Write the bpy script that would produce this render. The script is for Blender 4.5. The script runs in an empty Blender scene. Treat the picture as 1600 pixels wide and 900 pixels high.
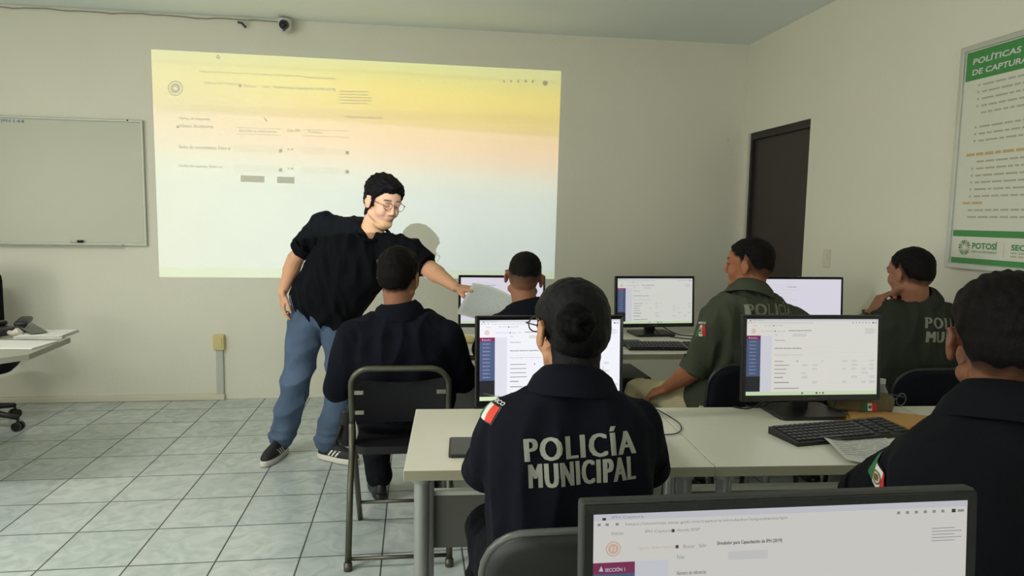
import bpy, bmesh, math, random
import numpy as np
from mathutils import Vector, Matrix, noise
from mathutils.bvhtree import BVHTree

# ------------------------------------------------------------------ camera, world, light, exposure
S = bpy.context.scene
COL = S.collection
PI = math.pi
CAM_H = 1.408
FOC = 1086.57
RV = Vector((0.9903861, -0.13731592, 0.01672463)).normalized()
UV = Vector((-0.00268581, 0.1017923, 0.99480205)).normalized()
FV = Vector((0.13830459, 0.98528304, -0.10044487)).normalized()
camd = bpy.data.cameras.new('camera'); camo = bpy.data.objects.new('camera', camd); COL.objects.link(camo)
camd.sensor_width = 36; camd.lens = FOC / 1600 * 36; camd.clip_start = .05
M3 = Matrix((RV, UV, -FV)).transposed()
camo.matrix_world = Matrix.Translation((0, 0, CAM_H)) @ M3.to_4x4()
S.camera = camo
S.view_settings.view_transform = 'Standard'; S.view_settings.look = 'None'
S.view_settings.gamma = 1; S.view_settings.use_curve_mapping = False
S.view_settings.exposure = 0.14
try:
    S.cycles.use_denoising = True
    S.cycles.max_bounces = 8; S.cycles.transparent_max_bounces = 16
    S.cycles.sample_clamp_indirect = 4
except Exception: pass

W = bpy.data.worlds.new('world'); S.world = W; W.use_nodes = True
W.node_tree.nodes['Background'].inputs[0].default_value = (.75, .85, 1, 1)
W.node_tree.nodes['Background'].inputs[1].default_value = 1.0

def area(name, loc, target, sx, sy, power, col):
    d = bpy.data.lights.new(name, 'AREA'); d.shape = 'RECTANGLE'; d.size = sx; d.size_y = sy
    d.energy = power; d.color = col
    o = bpy.data.objects.new(name, d); COL.objects.link(o); o.location = loc
    o.rotation_euler = (Vector(target) - Vector(loc)).to_track_quat('-Z', 'Y').to_euler()
    return o
# daylight entering through the windows of the left wall and of the wall behind the camera
DAY = (1.0, .99, .93)
L_WIN = [(-1.5, 1.7), (1.2, 1.7)]                     # (centre y, width) of the windows in the left wall
B_WIN = [(-2.6, 1.5), (0.2, 1.5)]                    # (centre x, width) of the windows behind
ROOM_L, ROOM_B = -4.6, -3.0
for cy, w in L_WIN:
    area('window_daylight', (ROOM_L + .03, cy, 1.6), (0, cy, 1.6), w, 1.25, 48, DAY)
for cx, w in B_WIN:
    area('window_daylight', (cx, ROOM_B + .03, 1.6), (cx, 0, 1.6), w, 1.25, 16, DAY)
# tube fixtures mounted on the ceiling, above and behind the camera
LAMPS = [(-2.2, 2.0, 42), (-2.3, -.9, 16)]
for x, y, pw in LAMPS:
    area('ceiling_tube_light', (x, y, 2.715), (x, y, 0), 1.2, .22, pw, (1, .99, .95))
PROJ = Vector((-.74, -1.2, 2.46))                      # lens of the ceiling projector
PROJ_POWER = 1230

# ------------------------------------------------------------------ room figures
D = 5.4326; XC = 2.6506; HC = 2.819
def at(px, py, Y):
    d = FV * FOC + RV * (px - 800) - UV * (py - 450)
    return Vector((0, 0, CAM_H)) + d * (Y / d.y)
def atz(px, py, z):
    d = FV * FOC + RV * (px - 800) - UV * (py - 450)
    return Vector((0, 0, CAM_H)) + d * ((z - CAM_H) / d.z)
def atx(px, py, x):
    d = FV * FOC + RV * (px - 800) - UV * (py - 450)
    return Vector((0, 0, CAM_H)) + d * (x / d.x)
def V(*a): return Vector(a)

# ------------------------------------------------------------------ materials
def lin(c):
    c = c / 255
    return c / 12.92 if c <= .04045 else ((c + .055) / 1.055) ** 2.4
def rgb(t): return (lin(t[0]), lin(t[1]), lin(t[2]), 1)
MATS = {}
def mat(name, c, rough=.6, metal=0, var=.06, vs=12, bump=0, bs=60, emit=0, coat=0, spec=.5, stretch=None):
    if name in MATS: return MATS[name]
    m = bpy.data.materials.new(name); m.use_nodes = True; nt = m.node_tree; N = nt.nodes; L = nt.links
    b = N['Principled BSDF']
    b.inputs['Roughness'].default_value = rough; b.inputs['Metallic'].default_value = metal
    b.inputs['Specular IOR Level'].default_value = spec
    if coat: b.inputs['Coat Weight'].default_value = coat
    tc = N.new('ShaderNodeTexCoord'); mp = N.new('ShaderNodeMapping'); L.new(tc.outputs['Object'], mp.inputs[0])
    if stretch: mp.inputs['Scale'].default_value = stretch
    nz = N.new('ShaderNodeTexNoise'); nz.inputs['Scale'].default_value = vs; nz.inputs['Detail'].default_value = 4
    L.new(mp.outputs[0], nz.inputs['Vector'])
    mx = N.new('ShaderNodeMix'); mx.data_type = 'RGBA'
    a = rgb(c); mx.inputs[6].default_value = [max(0, x * (1 - var)) for x in a[:3]] + [1]
    mx.inputs[7].default_value = [min(1, x * (1 + var)) for x in a[:3]] + [1]
    L.new(nz.outputs['Fac'], mx.inputs[0]); L.new(mx.outputs[2], b.inputs['Base Color'])
    if bump:
        n2 = N.new('ShaderNodeTexNoise'); n2.inputs['Scale'].default_value = bs; n2.inputs['Detail'].default_value = 5
        L.new(mp.outputs[0], n2.inputs['Vector'])
        bp = N.new('ShaderNodeBump'); bp.inputs['Strength'].default_value = bump; bp.inputs['Distance'].default_value = .01
        L.new(n2.outputs['Fac'], bp.inputs['Height']); L.new(bp.outputs[0], b.inputs['Normal'])
    if emit:
        L.new(mx.outputs[2], b.inputs['Emission Color']); b.inputs['Emission Strength'].default_value = emit
    MATS[name] = m; return m
def emis(name, c, s):
    if name in MATS: return MATS[name]
    m = mat(name, c, rough=.35, var=.01, emit=s)
    b = m.node_tree.nodes['Principled BSDF']
    for l in list(b.inputs['Base Color'].links): m.node_tree.links.remove(l)
    b.inputs['Base Color'].default_value = (.01, .01, .012, 1)
    return m

M_wall = mat('painted_wall', (224, 221, 204), .75, var=.03, vs=2, bump=.15, bs=35)
M_wallr = M_wall
M_ceil = mat('ceiling_paint', (234, 241, 238), .85, var=.02, vs=2)
M_trim = mat('trim_plastic', (214, 208, 186), .5, var=.02)
M_cream = mat('yellowed_plastic', (214, 196, 138), .45, var=.03)
M_conduit = mat('grey_conduit', (188, 190, 180), .5, var=.02)
M_alu = mat('aluminium', (190, 192, 188), .35, .6, var=.03)
M_board = mat('whiteboard_enamel', (192, 193, 172), .36, var=.02, vs=3)
M_door = mat('dark_brown_door', (52, 45, 41), .5, var=.06, vs=5, stretch=(1, 1, .2))
M_frame = mat('dark_door_frame', (38, 34, 32), .5)
M_desk = mat('desk_laminate', (220, 217, 200), .35, var=.02, vs=30, bump=.02, bs=200)
M_deskedge = mat('desk_edge_band', (150, 147, 124), .45, var=.03)
M_legm = mat('grey_metal_leg', (150, 152, 150), .35, .5, var=.04)
M_panel = mat('grey_modesty_panel', (92, 92, 86), .55, var=.04)
M_black = mat('black_plastic', (24, 24, 26), .42, var=.06)
M_blackg = mat('black_gloss_plastic', (20, 20, 22), .25, var=.05)
M_rim = mat('dark_grey_casing', (72, 72, 72), .4, var=.05)
M_case = mat('monitor_back_casing', (46, 46, 45), .5, var=.05)
M_cable = mat('black_cable', (18, 18, 18), .5)
M_key = mat('black_keycap', (36, 36, 38), .45, var=.05)
M_paper = mat('white_paper', (208, 208, 200), .8, var=.02)
M_paperb = mat('grey_printed_paper', (214, 218, 213), .8, var=.05, vs=60)
M_ink = mat('printed_ink', (120, 122, 124), .8, var=.2)
M_inkd = mat('dark_ink', (60, 62, 70), .8)
M_kraft = mat('kraft_envelope', (176, 132, 72), .7, var=.06)
M_yel = mat('yellow_paper', (226, 166, 40), .7)
M_camo = mat('olive_camouflage_cloth', (98, 88, 58), .9, var=.35, vs=40, bump=.2)
M_chrome = mat('chair_tube_paint', (86, 84, 72), .35, .55, var=.15, vs=60)
M_bracket = mat('bright_rivet_steel', (150, 148, 138), .35, .7)
M_vinyl = mat('black_vinyl', (22, 22, 25), .5, var=.05, bump=.05, spec=.3)
M_navycloth = mat('navy_chair_cloth', (15, 16, 24), .85, var=.1, vs=80, bump=.1, bs=300, spec=.15)
M_chairrim = mat('chair_shell_edge', (82, 84, 80), .3, var=.05)
M_shell = mat('dark_chair_shell', (20, 22, 20), .5, var=.05)
M_navy = mat('navy_uniform_cloth', (13, 14, 24), .9, var=.12, vs=18, bump=.12, bs=220, spec=.15)
M_navy2 = mat('dark_uniform_cloth', (10, 12, 17), .9, var=.12, vs=18, bump=.12, bs=220, spec=.15)
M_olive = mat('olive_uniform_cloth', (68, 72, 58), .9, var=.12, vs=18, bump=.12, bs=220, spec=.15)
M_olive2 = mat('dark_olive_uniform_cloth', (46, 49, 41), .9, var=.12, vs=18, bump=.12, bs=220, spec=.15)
M_tee = mat('black_tshirt_cotton', (10, 11, 16), .9, var=.15, vs=14, bump=.1, bs=260, spec=.15)
M_jean = mat('blue_denim', (72, 90, 114), .85, var=.6, vs=6, bump=.2, bs=160)
M_khaki = mat('khaki_trousers', (188, 176, 138), .85, var=.1, vs=10, bump=.1, bs=150)
M_dtrou = mat('dark_trousers', (13, 14, 20), .85, var=.12, vs=14, bump=.1, bs=150, spec=.15)
M_shoe = mat('black_suede_shoe', (24, 23, 24), .7, var=.2, vs=40)
M_sole = mat('white_rubber_sole', (206, 200, 186), .6, var=.05)
M_boot = mat('black_boot_leather', (20, 20, 22), .35, var=.2)
M_white = mat('white_stripe', (214, 212, 206), .7, var=.03)
M_silver = mat('reflective_grey_lettering', (150, 150, 138), .5, var=.08, vs=90)
M_dimtext = mat('faded_grey_lettering', (118, 120, 106), .6, var=.1, vs=90)
M_red = mat('flag_red', (196, 40, 44), .75)
M_orange = mat('flag_red_orange', (216, 66, 46), .75)
M_green = mat('flag_green', (34, 104, 62), .75)
M_flagw = mat('flag_white', (216, 212, 200), .75)
M_eagle = mat('flag_emblem', (108, 86, 44), .75, var=.3, vs=200)
M_hair = mat('black_hair', (15, 12, 11), .6, var=.4, vs=150, bump=.35, bs=420, stretch=(1, 1, .35), spec=.1)
M_hairw = mat('black_combed_hair', (9, 8, 10), .5, var=.35, vs=50, bump=.3, bs=240, stretch=(2.5, .35, .5), spec=.17)
M_bun = mat('black_bun_hair', (7, 6, 8), .6, var=.35, vs=50, bump=.3, bs=240, spec=.08)
M_glass_rim = mat('thin_metal_spectacle_rim', (120, 112, 100), .25, .9)
M_dark_rim = mat('dark_spectacle_rim', (40, 40, 46), .3)
M_gsign = mat('poster_green', (64, 138, 74), .5, var=.02)
M_psheet = mat('poster_sheet', (214, 214, 198), .4, var=.02)
M_pline = mat('poster_small_text', (176, 172, 150), .6)
M_pgold = mat('poster_tan_text', (196, 172, 118), .6)
M_pframe = mat('poster_frame_metal', (196, 198, 188), .35, .4)
M_phone = mat('phone_glass', (62, 72, 76), .35, var=.05, spec=.25)

def skin_mat(name, base, scalp=(26, 20, 18)):
    m = mat(name, base, .58, var=.05, vs=25, bump=.04, bs=300, spec=.2)
    nt = m.node_tree; N = nt.nodes; L = nt.links; b = N['Principled BSDF']
    src = b.inputs['Base Color'].links[0].from_socket
    def attmix(src, attr, col):
        a = N.new('ShaderNodeAttribute'); a.attribute_name = attr
        mx = N.new('ShaderNodeMix'); mx.data_type = 'RGBA'
        L.new(a.outputs['Fac'], mx.inputs[0]); L.new(src, mx.inputs[6]); mx.inputs[7].default_value = rgb(col)
        return mx.outputs[2]
    s = attmix(src, 'scalp', scalp); s = attmix(s, 'brow', (36, 27, 24)); s = attmix(s, 'lips', (168, 92, 82))
    s = attmix(s, 'nail', (226, 178, 160))
    L.new(s, b.inputs['Base Color']); b.inputs['Subsurface Weight'].default_value = 0
    return m
M_skin_m = skin_mat('skin_light_brown', (214, 162, 128))
M_skin_b = skin_mat('skin_brown', (150, 104, 80), (25, 20, 18))
M_skin_o = skin_mat('skin_warm_brown', (152, 98, 69), (26, 20, 18))
M_skin_d = skin_mat('skin_deep_brown', (116, 77, 56), (23, 18, 16))
M_skin_w = skin_mat('skin_tan', (186, 138, 104), (32, 26, 24))

# ------------------------------------------------------------------ mesh builder
def frame_from(d, ref=None):
    d = Vector(d).normalized(); ref = Vector(ref) if ref is not None else (V(0, 0, 1) if abs(d.z) < .9 else V(1, 0, 0))
    x = ref.cross(d)
    if x.length < 1e-6: x = V(1, 0, 0).cross(d)
    x.normalize(); y = d.cross(x); return x, y, d
class MB:
    def __init__(s, mats=None): s.v = []; s.f = []; s.m = []; s.mats = list(mats) if mats else []
    def add(s, Vs, Fs, mi=0, M=None):
        o = len(s.v)
        if M is not None: Vs = [M @ Vector(p) for p in Vs]
        s.v += [tuple(p) for p in Vs]; s.f += [tuple(i + o for i in f) for f in Fs]; s.m += [mi] * len(Fs); return s
    def box(s, c, sz, mi=0, rz=0, bev=0, M=None, taper=None):
        hx, hy, hz = sz[0] / 2, sz[1] / 2, sz[2] / 2
        R = Matrix.Translation(Vector(c)) @ Matrix.Rotation(rz, 4, 'Z')
        if M is not None: R = M @ R
        if bev:
            bm = bmesh.new(); bmesh.ops.create_cube(bm, size=1, matrix=Matrix.Diagonal((sz[0], sz[1], sz[2], 1)))
            bmesh.ops.bevel(bm, geom=bm.edges[:], offset=min(bev, min(sz) * .49), segments=2, affect='EDGES', profile=.5)
            vs = [v.co.copy() for v in bm.verts]; fs = [[v.index for v in f.verts] for f in bm.faces]; bm.free()
            return s.add(vs, fs, mi, R)
        vs = [(-hx, -hy, -hz), (hx, -hy, -hz), (hx, hy, -hz), (-hx, hy, -hz), (-hx, -hy, hz), (hx, -hy, hz), (hx, hy, hz), (-hx, hy, hz)]
        return s.add(vs, [(0, 3, 2, 1), (4, 5, 6, 7), (0, 1, 5, 4), (1, 2, 6, 5), (2, 3, 7, 6), (3, 0, 4, 7)], mi, R)
    def rings(s, rings, mi=0, capends=True, M=None, closed=False):
        n = len(rings[0]); vs = [p for r in rings for p in r]; fs = []
        k = len(rings)
        for i in range(k if closed else k - 1):
            a = i * n; b = ((i + 1) % k) * n
            for j in range(n): fs.append((a + j, a + (j + 1) % n, b + (j + 1) % n, b + j))
        if capends and not closed:
            fs.append(tuple(reversed(range(n)))); fs.append(tuple((k - 1) * n + j for j in range(n)))
        return s.add(vs, fs, mi, M)
    def cyl(s, p0, p1, r0, r1=None, n=16, mi=0):
        r1 = r0 if r1 is None else r1; p0 = Vector(p0); p1 = Vector(p1); x, y, d = frame_from(p1 - p0)
        return s.rings([[p + (x * math.cos(2 * PI * j / n) + y * math.sin(2 * PI * j / n)) * r for j in range(n)] for p, r in ((p0, r0), (p1, r1))], mi)
    def cap(s, p0, p1, r0, r1=None, n=14, flat=None, k=1, mi=0):
        """tapered capsule; flat = axis along which the section is scaled by k"""
        r1 = r0 if r1 is None else r1; p0 = Vector(p0); p1 = Vector(p1); x, y, d = frame_from(p1 - p0, flat)
        kx = 1; ky = 1
        if flat is not None: ky = k            # y is nearest the ref direction
        rs = []
        for i in range(5):
            a = -PI / 2 + (i + .35) * (PI / 2) / 5; rs.append((p0 + d * math.sin(a) * r0, math.cos(a) * r0))
        rs.append((p0, r0)); rs.append((p1, r1))
        for i in range(5):
            a = (i + .65) * (PI / 2) / 5; rs.append((p1 + d * math.sin(a) * r1, math.cos(a) * r1))
        return s.rings([[c + (x * kx * math.cos(2 * PI * j / n) + y * ky * math.sin(2 * PI * j / n)) * r for j in range(n)] for c, r in rs], mi)
    def tube(s, pts, r, n=10, mi=0, closed=False):
        pts = [Vector(p) for p in pts]; rs = []; k = len(pts); ref = None
        for i, p in enumerate(pts):
            a = pts[(i - 1) % k] if (i or closed) else p; b = pts[(i + 1) % k] if (i < k - 1 or closed) else p
            d = (b - a).normalized()
            if ref is None: x, y, _ = frame_from(d)
            else:
                x = ref - d * ref.dot(d); x.normalize(); y = d.cross(x)
            ref = x
            rr = r[i] if isinstance(r, (list, tuple)) else r
            rs.append([p + (x * math.cos(2 * PI * j / n) + y * math.sin(2 * PI * j / n)) * rr for j in range(n)])
        return s.rings(rs, mi, closed=closed)
    def ell(s, c, r, R=None, n=16, mi=0):
        rs = []
        for i in range(1, n // 2 + 2):
            a = -PI / 2 + PI * (i - .5) / (n // 2 + 1)
            ring = []
            for j in range(n):
                t = 2 * PI * j / n; p = V(math.cos(a) * math.cos(t) * r[0], math.cos(a) * math.sin(t) * r[1], math.sin(a) * r[2])
                if R is not None: p = R @ p
                ring.append(Vector(c) + p)
            rs.append(ring)
        return s.rings(rs, mi)
    def plate(s, poly, z0, z1, mi=0, M=None):
        n = len(poly); vs = [(p[0], p[1], z0) for p in poly] + [(p[0], p[1], z1) for p in poly]
        fs = [tuple(reversed(range(n))), tuple(range(n, 2 * n))] + [(j, (j + 1) % n, n + (j + 1) % n, n + j) for j in range(n)]
        return s.add(vs, fs, mi, M)
    def quad(s, x0, y0, x1, y1, z, mi=0, M=None):
        return s.add([(x0, y0, z), (x1, y0, z), (x1, y1, z), (x0, y1, z)], [(0, 1, 2, 3)], mi, M)
    def build(s, name, mats=None, parent=None, smooth=False, world=False, label=None, auto=None):
        me = bpy.data.meshes.new(name)
        vs = s.v
        if world and parent is not None:
            I = base_matrix(parent).inverted(); vs = [tuple(I @ Vector(p)) for p in vs]
        me.from_pydata(vs, [], s.f); ms = mats if mats is not None else s.mats
        if not isinstance(ms, (list, tuple)): ms = [ms]
        for m in ms: me.materials.append(m)
        me.polygons.foreach_set('material_index', s.m)
        if smooth: me.polygons.foreach_set('use_smooth', [True] * len(s.f))
        me.update()
        if auto:
            try: me.set_sharp_from_angle(angle=auto)
            except Exception: pass
        o = bpy.data.objects.new(name, me); COL.objects.link(o)
        if parent is not None: o.parent = parent
        if label: o['label'] = label
        return o
def base_matrix(o):
    m = Matrix.Translation(o.location) @ o.rotation_euler.to_matrix().to_4x4()
    return (base_matrix(o.parent) @ m) if o.parent else m
def rrect(w, h, r, n=6, cx=0, cy=0):
    out = []
    for (sx, sy, a0) in ((1, 1, 0), (-1, 1, 90), (-1, -1, 180), (1, -1, 270)):
        for i in range(n + 1):
            a = math.radians(a0 + 90 * i / n); out.append((cx + sx * (w / 2 - r) + r * math.cos(a), cy + sy * (h / 2 - r) + r * math.sin(a)))
    return out
def tag(o, label, cat, group=None, kind=None):
    o['label'] = label; o['category'] = cat
    if group: o['group'] = group
    if kind: o['kind'] = kind
    return o
def thing(name, loc, rz, label, cat, group=None):
    o = bpy.data.objects.new(name, None); COL.objects.link(o); o.empty_display_size = .1
    o.location = loc; o.rotation_euler = (0, 0, rz); return tag(o, label, cat, group)
def struct(o): o['kind'] = 'structure'; return o
# matrix whose local x,y lie on a vertical surface: x = right dir, y = up, z = outward normal
def onwall(org, right, up=(0, 0, 1)):
    r = Vector(right).normalized(); u = Vector(up).normalized(); n = r.cross(u)
    M = Matrix((r, u, n)).transposed().to_4x4(); M.translation = Vector(org); return M
_tc = {}
def text_geo(s, bold=0.0, space=1.0):
    key = (s, bold, space)
    if key not in _tc:
        c = bpy.data.curves.new('t', 'FONT'); c.body = s; c.offset = bold; c.resolution_u = 3; c.space_character = space
        o = bpy.data.objects.new('t', c); COL.objects.link(o); bpy.context.view_layer.update()
        e = o.evaluated_get(bpy.context.evaluated_depsgraph_get()); me = e.to_mesh()
        vs = [tuple(v.co) for v in me.vertices]; fs = [tuple(p.vertices) for p in me.polygons]
        e.to_mesh_clear(); bpy.data.objects.remove(o); bpy.data.curves.remove(c)
        _tc[key] = (vs, fs)
    return _tc[key]
def text_fit(s, x0, y0, w=None, h=None, bold=0.0, space=1.0, slant=0):
    """text scaled so its box is w wide (and h tall), lower left at x0,y0; returns 2-D verts, faces"""
    vs, fs = text_geo(s, bold, space)
    xs = [v[0] for v in vs]; ys = [v[1] for v in vs]
    W0 = max(xs) - min(xs); H0 = max(ys) - min(ys)
    kx = (w / W0) if w else h / H0; ky = (h / H0) if h else kx
    return [((v[0] - min(xs)) * kx + x0 + slant * (v[1] - min(ys)) * ky, (v[1] - min(ys)) * ky + y0) for v in vs], fs
def put_text(mb, s, x0, y0, z, mi, M=None, **k):
    vs, fs = text_fit(s, x0, y0, **k); mb.add([(a, b, z) for a, b in vs], fs, mi, M)

# ------------------------------------------------------------------ room
def wall_with_holes(name, M, w, h, holes, th, m):
    """wall in local x (0..w), y (0..h), thickness behind (-z); holes = (x0,x1,y0,y1)"""
    mb = MB(); xs = sorted({0, w} | {a for q in holes for a in q[:2]}); ys = sorted({0, h} | {a for q in holes for a in q[2:]})
    for i in range(len(xs) - 1):
        for j in range(len(ys) - 1):
            cx = (xs[i] + xs[i + 1]) / 2; cy = (ys[j] + ys[j + 1]) / 2
            if any(q[0] < cx < q[1] and q[2] < cy < q[3] for q in holes): continue
            mb.box((cx, cy, -th / 2), (xs[i + 1] - xs[i], ys[j + 1] - ys[j], th), M=M)
    return struct(mb.build(name, m))
fl = struct(MB().box(((ROOM_L + XC) / 2, (ROOM_B + D) / 2, -.05), (XC - ROOM_L + .4, D - ROOM_B + .4, .1)).build('floor', None or mat('floor_tiles', (170, 178, 172), .28)))
def tile_material():
    m = MATS['floor_tiles']; nt = m.node_tree; N = nt.nodes; L = nt.links; b = N['Principled BSDF']
    tc = N.new('ShaderNodeTexCoord'); mp = N.new('ShaderNodeMapping'); mp.inputs['Location'].default_value = (2.466 + .3334 * 20, -5.4984 + .3334 * 40, 0)
    L.new(tc.outputs['Object'], mp.inputs[0])
    br = N.new('ShaderNodeTexBrick'); br.offset = 0; br.squash = 1
    br.inputs['Scale'].default_value = 1; br.inputs['Brick Width'].default_value = .3334; br.inputs['Row Height'].default_value = .3334
    br.inputs['Mortar Size'].default_value = .0037; br.inputs['Mortar Smooth'].default_value = .2
    br.inputs['Color1'].default_value = rgb((186, 194, 190)); br.inputs['Color2'].default_value = rgb((198, 204, 199)); br.inputs['Mortar'].default_value = rgb((80, 82, 80))
    L.new(mp.outputs[0], br.inputs['Vector'])
    nz = N.new('ShaderNodeTexNoise'); nz.inputs['Scale'].default_value = 9; nz.inputs['Detail'].default_value = 8; nz.inputs['Distortion'].default_value = 1.5
    L.new(tc.outputs['Object'], nz.inputs['Vector'])
    rp = N.new('ShaderNodeValToRGB'); rp.color_ramp.elements[0].position = .3; rp.color_ramp.elements[0].color = (.74, .78, .78, 1)
    rp.color_ramp.elements[1].position = .65; rp.color_ramp.elements[1].color = (1, 1, 1, 1); L.new(nz.outputs['Fac'], rp.inputs[0])
    mx = N.new('ShaderNodeMix'); mx.data_type = 'RGBA'; mx.blend_type = 'MULTIPLY'; mx.inputs[0].default_value = 1
    L.new(br.outputs['Color'], mx.inputs[6]); L.new(rp.outputs[0], mx.inputs[7]); L.new(mx.outputs[2], b.inputs['Base Color'])
    ma = N.new('ShaderNodeMath'); ma.operation = 'MULTIPLY_ADD'; ma.inputs[1].default_value = .5; ma.inputs[2].default_value = .26
    L.new(br.outputs['Fac'], ma.inputs[0]); L.new(ma.outputs[0], b.inputs['Roughness'])
    bp = N.new('ShaderNodeBump'); bp.inputs['Strength'].default_value = .5; bp.inputs['Distance'].default_value = .002; bp.invert = True
    L.new(br.outputs['Fac'], bp.inputs['Height']); L.new(bp.outputs[0], b.inputs['Normal'])
tile_material()
struct(MB().box(((ROOM_L + XC) / 2, (ROOM_B + D) / 2, HC + .06), (XC - ROOM_L + .4, D - ROOM_B + .4, .12)).build('ceiling', M_ceil))
wall_with_holes('wall_back', onwall((ROOM_L - .2, D, 0), (1, 0, 0)), XC - ROOM_L + .2, HC, [], .2, M_wall).data
wall_with_holes('wall_right', onwall((XC, D + .2, 0), (0, -1, 0)), D + .2 - ROOM_B + .2, HC, [(.2 + D - 5.365, .2 + D - 4.475, 0, 2.111)], .2, M_wallr)
wall_with_holes('wall_left', onwall((ROOM_L, ROOM_B, 0), (0, 1, 0)), D - ROOM_B, HC, [(cy - w / 2 - ROOM_B, cy + w / 2 - ROOM_B, .95, 2.25) for cy, w in L_WIN], .2, M_wall)
wall_with_holes('wall_rear', onwall((XC + .2, ROOM_B, 0), (-1, 0, 0)), XC - ROOM_L + .4, HC, [(XC + .2 - cx - w / 2, XC + .2 - cx + w / 2, .95, 2.25) for cx, w in B_WIN], .2, M_wall)
def window(n, M, w):
    mb = MB()
    for a, b, c, d in ((0, .65, w, .05), (0, -.65, w, .05), (-w / 2, 0, .05, 1.3), (w / 2, 0, .05, 1.3), (0, 0, .04, 1.3)): mb.box((a, b, -.1), (c, d, .05), M=M)
    o = struct(mb.build('window_%d' % n, M_alu))
    g = MB().box((0, 0, -.1), (w, 1.3, .006), M=M)
    mg = bpy.data.materials.get('window_glass')
    if not mg:
        mg = bpy.data.materials.new('window_glass'); mg.use_nodes = True; b = mg.node_tree.nodes['Principled BSDF']
        b.inputs['Transmission Weight'].default_value = 1; b.inputs['Roughness'].default_value = .02; b.inputs['IOR'].default_value = 1.45
    g.build('window_pane', mg, o)
for i, (cy, w) in enumerate(L_WIN): window(i + 1, onwall((ROOM_L, cy, 1.6), (0, 1, 0)), w)
for i, (cx, w) in enumerate(B_WIN): window(i + 3, onwall((cx, ROOM_B, 1.6), (-1, 0, 0)), w)

# door set at the corner end of the right wall
mb = MB(); mb.box((XC + .065, 4.92, 1.035), (.04, .83, 2.05), bev=.003)
dr = struct(mb.build('door_1', M_door)); dr['label'] = 'dark brown flush door at the corner of the right wall'
mb = MB(); mb.box((XC + .07, 4.92, 2.085), (.10, .89, .05)); mb.box((XC + .07, 4.49, 1.04), (.10, .03, 2.04)); mb.box((XC + .07, 5.35, 1.04), (.10, .03, 2.04))
mb.build('door_frame', M_frame, dr)
mb = MB(); mb.cyl((XC + .045, 4.58, 1.0), (XC + .0, 4.58, 1.0), .011); mb.ell((XC - .01, 4.58, 1.0), (.022, .028, .028)); mb.cyl((XC + .047, 4.58, 1), (XC + .04, 4.58, 1), .03)
mb.build('handle', M_alu, dr, smooth=True, label='round metal door knob')

# floor raceway along the back wall
mb = MB(); mb.box(((ROOM_L - 1.425) / 2, D - .018, .022), (-1.425 - ROOM_L, .036, .044), bev=.006)
struct(mb.build('baseboard_back', M_trim))
t = thing('cable_conduit', (-1.456, D, 0), 0, 'cream socket box on a vertical grey conduit left of the standing man', 'conduit')
MB().box((0, -.012, .215), (.05, .024, .345), bev=.003).build('conduit_cover', M_conduit, t)
mb = MB(); mb.box((-.001, -.022, .44), (.078, .044, .115), bev=.006); b_ = mb.build('socket_box', M_cream, t)
MB().box((0, -.046, .44), (.05, .006, .08), bev=.003).build('socket_plate', M_cream, b_)

# ------------------------------------------------------------------ whiteboard
t = thing('whiteboard', (-3.1, D, 1.61), 0, 'large white wall whiteboard with aluminium frame on the left of the back wall', 'whiteboard')
w_, h_ = 2.3, .885
MB().box((0, -.012, 0), (w_, .016, h_)).build('writing_surface', M_board, t)
mb = MB()
for a, b, c, d in ((0, h_ / 2, w_ + .02, .018), (0, -h_ / 2, w_ + .02, .022), (w_ / 2, 0, .018, h_ + .02), (-w_ / 2, 0, .018, h_ + .02)):
    mb.box((a, -.014, b), (c - (.001 if c < .1 else 0), .026 if c > .1 else .0252, d - (.01 if c < .1 else 0)), bev=.003)
mb.build('frame', mat('board_frame', (178, 180, 166), .4, .3), t)
mb = MB(); mb.box((.55, -.035, -.448), (.9, .05, .008), bev=.003); mb.build('pen_tray', mat('board_frame', (178, 180, 166)), t)

# writing ends near the left edge of the picture
for s_, x_, w_2 in (('USUARIO', .05, .15), ('IPH', .225, .06), ('144', .305, .07)):
    mb = MB(); put_text(mb, s_, 0, 0, 0, 0, onwall((x_, -.0215, .405), (1, 0, 0)), h=.02, w=w_2)
    mb.build('handwriting', mat('blue_marker_ink', (70, 120, 150), .6), t, label='blue marker writing')
o = thing('marker_pen', at(118, 378, D - .04), 0, 'dark capped marker lying on the whiteboard tray', 'marker')
MB().cyl((-.035, 0, .004), (.015, 0, .004), .008).build('barrel', M_trim, o, smooth=True)
MB().cyl((.015, 0, .004), (.05, 0, .004), .0095).build('cap', M_black, o, smooth=True)
tag(MB().cyl(at(199, 188, D - .03), at(199, 188, D - .02), .006).build('round_magnet', M_black), 'tiny black magnet near the top right of the whiteboard', 'magnet')

# security camera and its cable under the ceiling
t = thing('security_camera', (-.935, D - .01, 2.76), 0, 'white round turret security camera under the ceiling above the projection', 'camera')
MB().cyl((0, -.05, .045), (0, -.05, .012), .048, .05, n=24).build('mount', M_white, t, smooth=True, auto=.6)
MB().ell((0, -.055, -.005), (.05, .05, .048), n=24).build('dome', M_white, t, smooth=True)
mb = MB(); mb.cyl((0, -.09, -.002), (0.0, -.112, -.004), .036, .032, n=24); mb.ell((0, -.108, -.004), (.02, .014, .02)); mb.build('lens', M_blackg, t, smooth=True, auto=.6)
mb = MB(); mb.cyl((.0, -.098, -.038), (.0, -.104, -.040), .012, .010); mb.build('infrared_lamp', M_rim, t)
pts = [(x, D - .012, HC - .012 - .008 * abs(math.sin(x * 5)) - (.006 if int(x * 10) % 3 == 0 else 0)) for x in np.arange(-3.6, -.97, .07)]
pts += [(-.95, D - .03, 2.79)]
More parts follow.
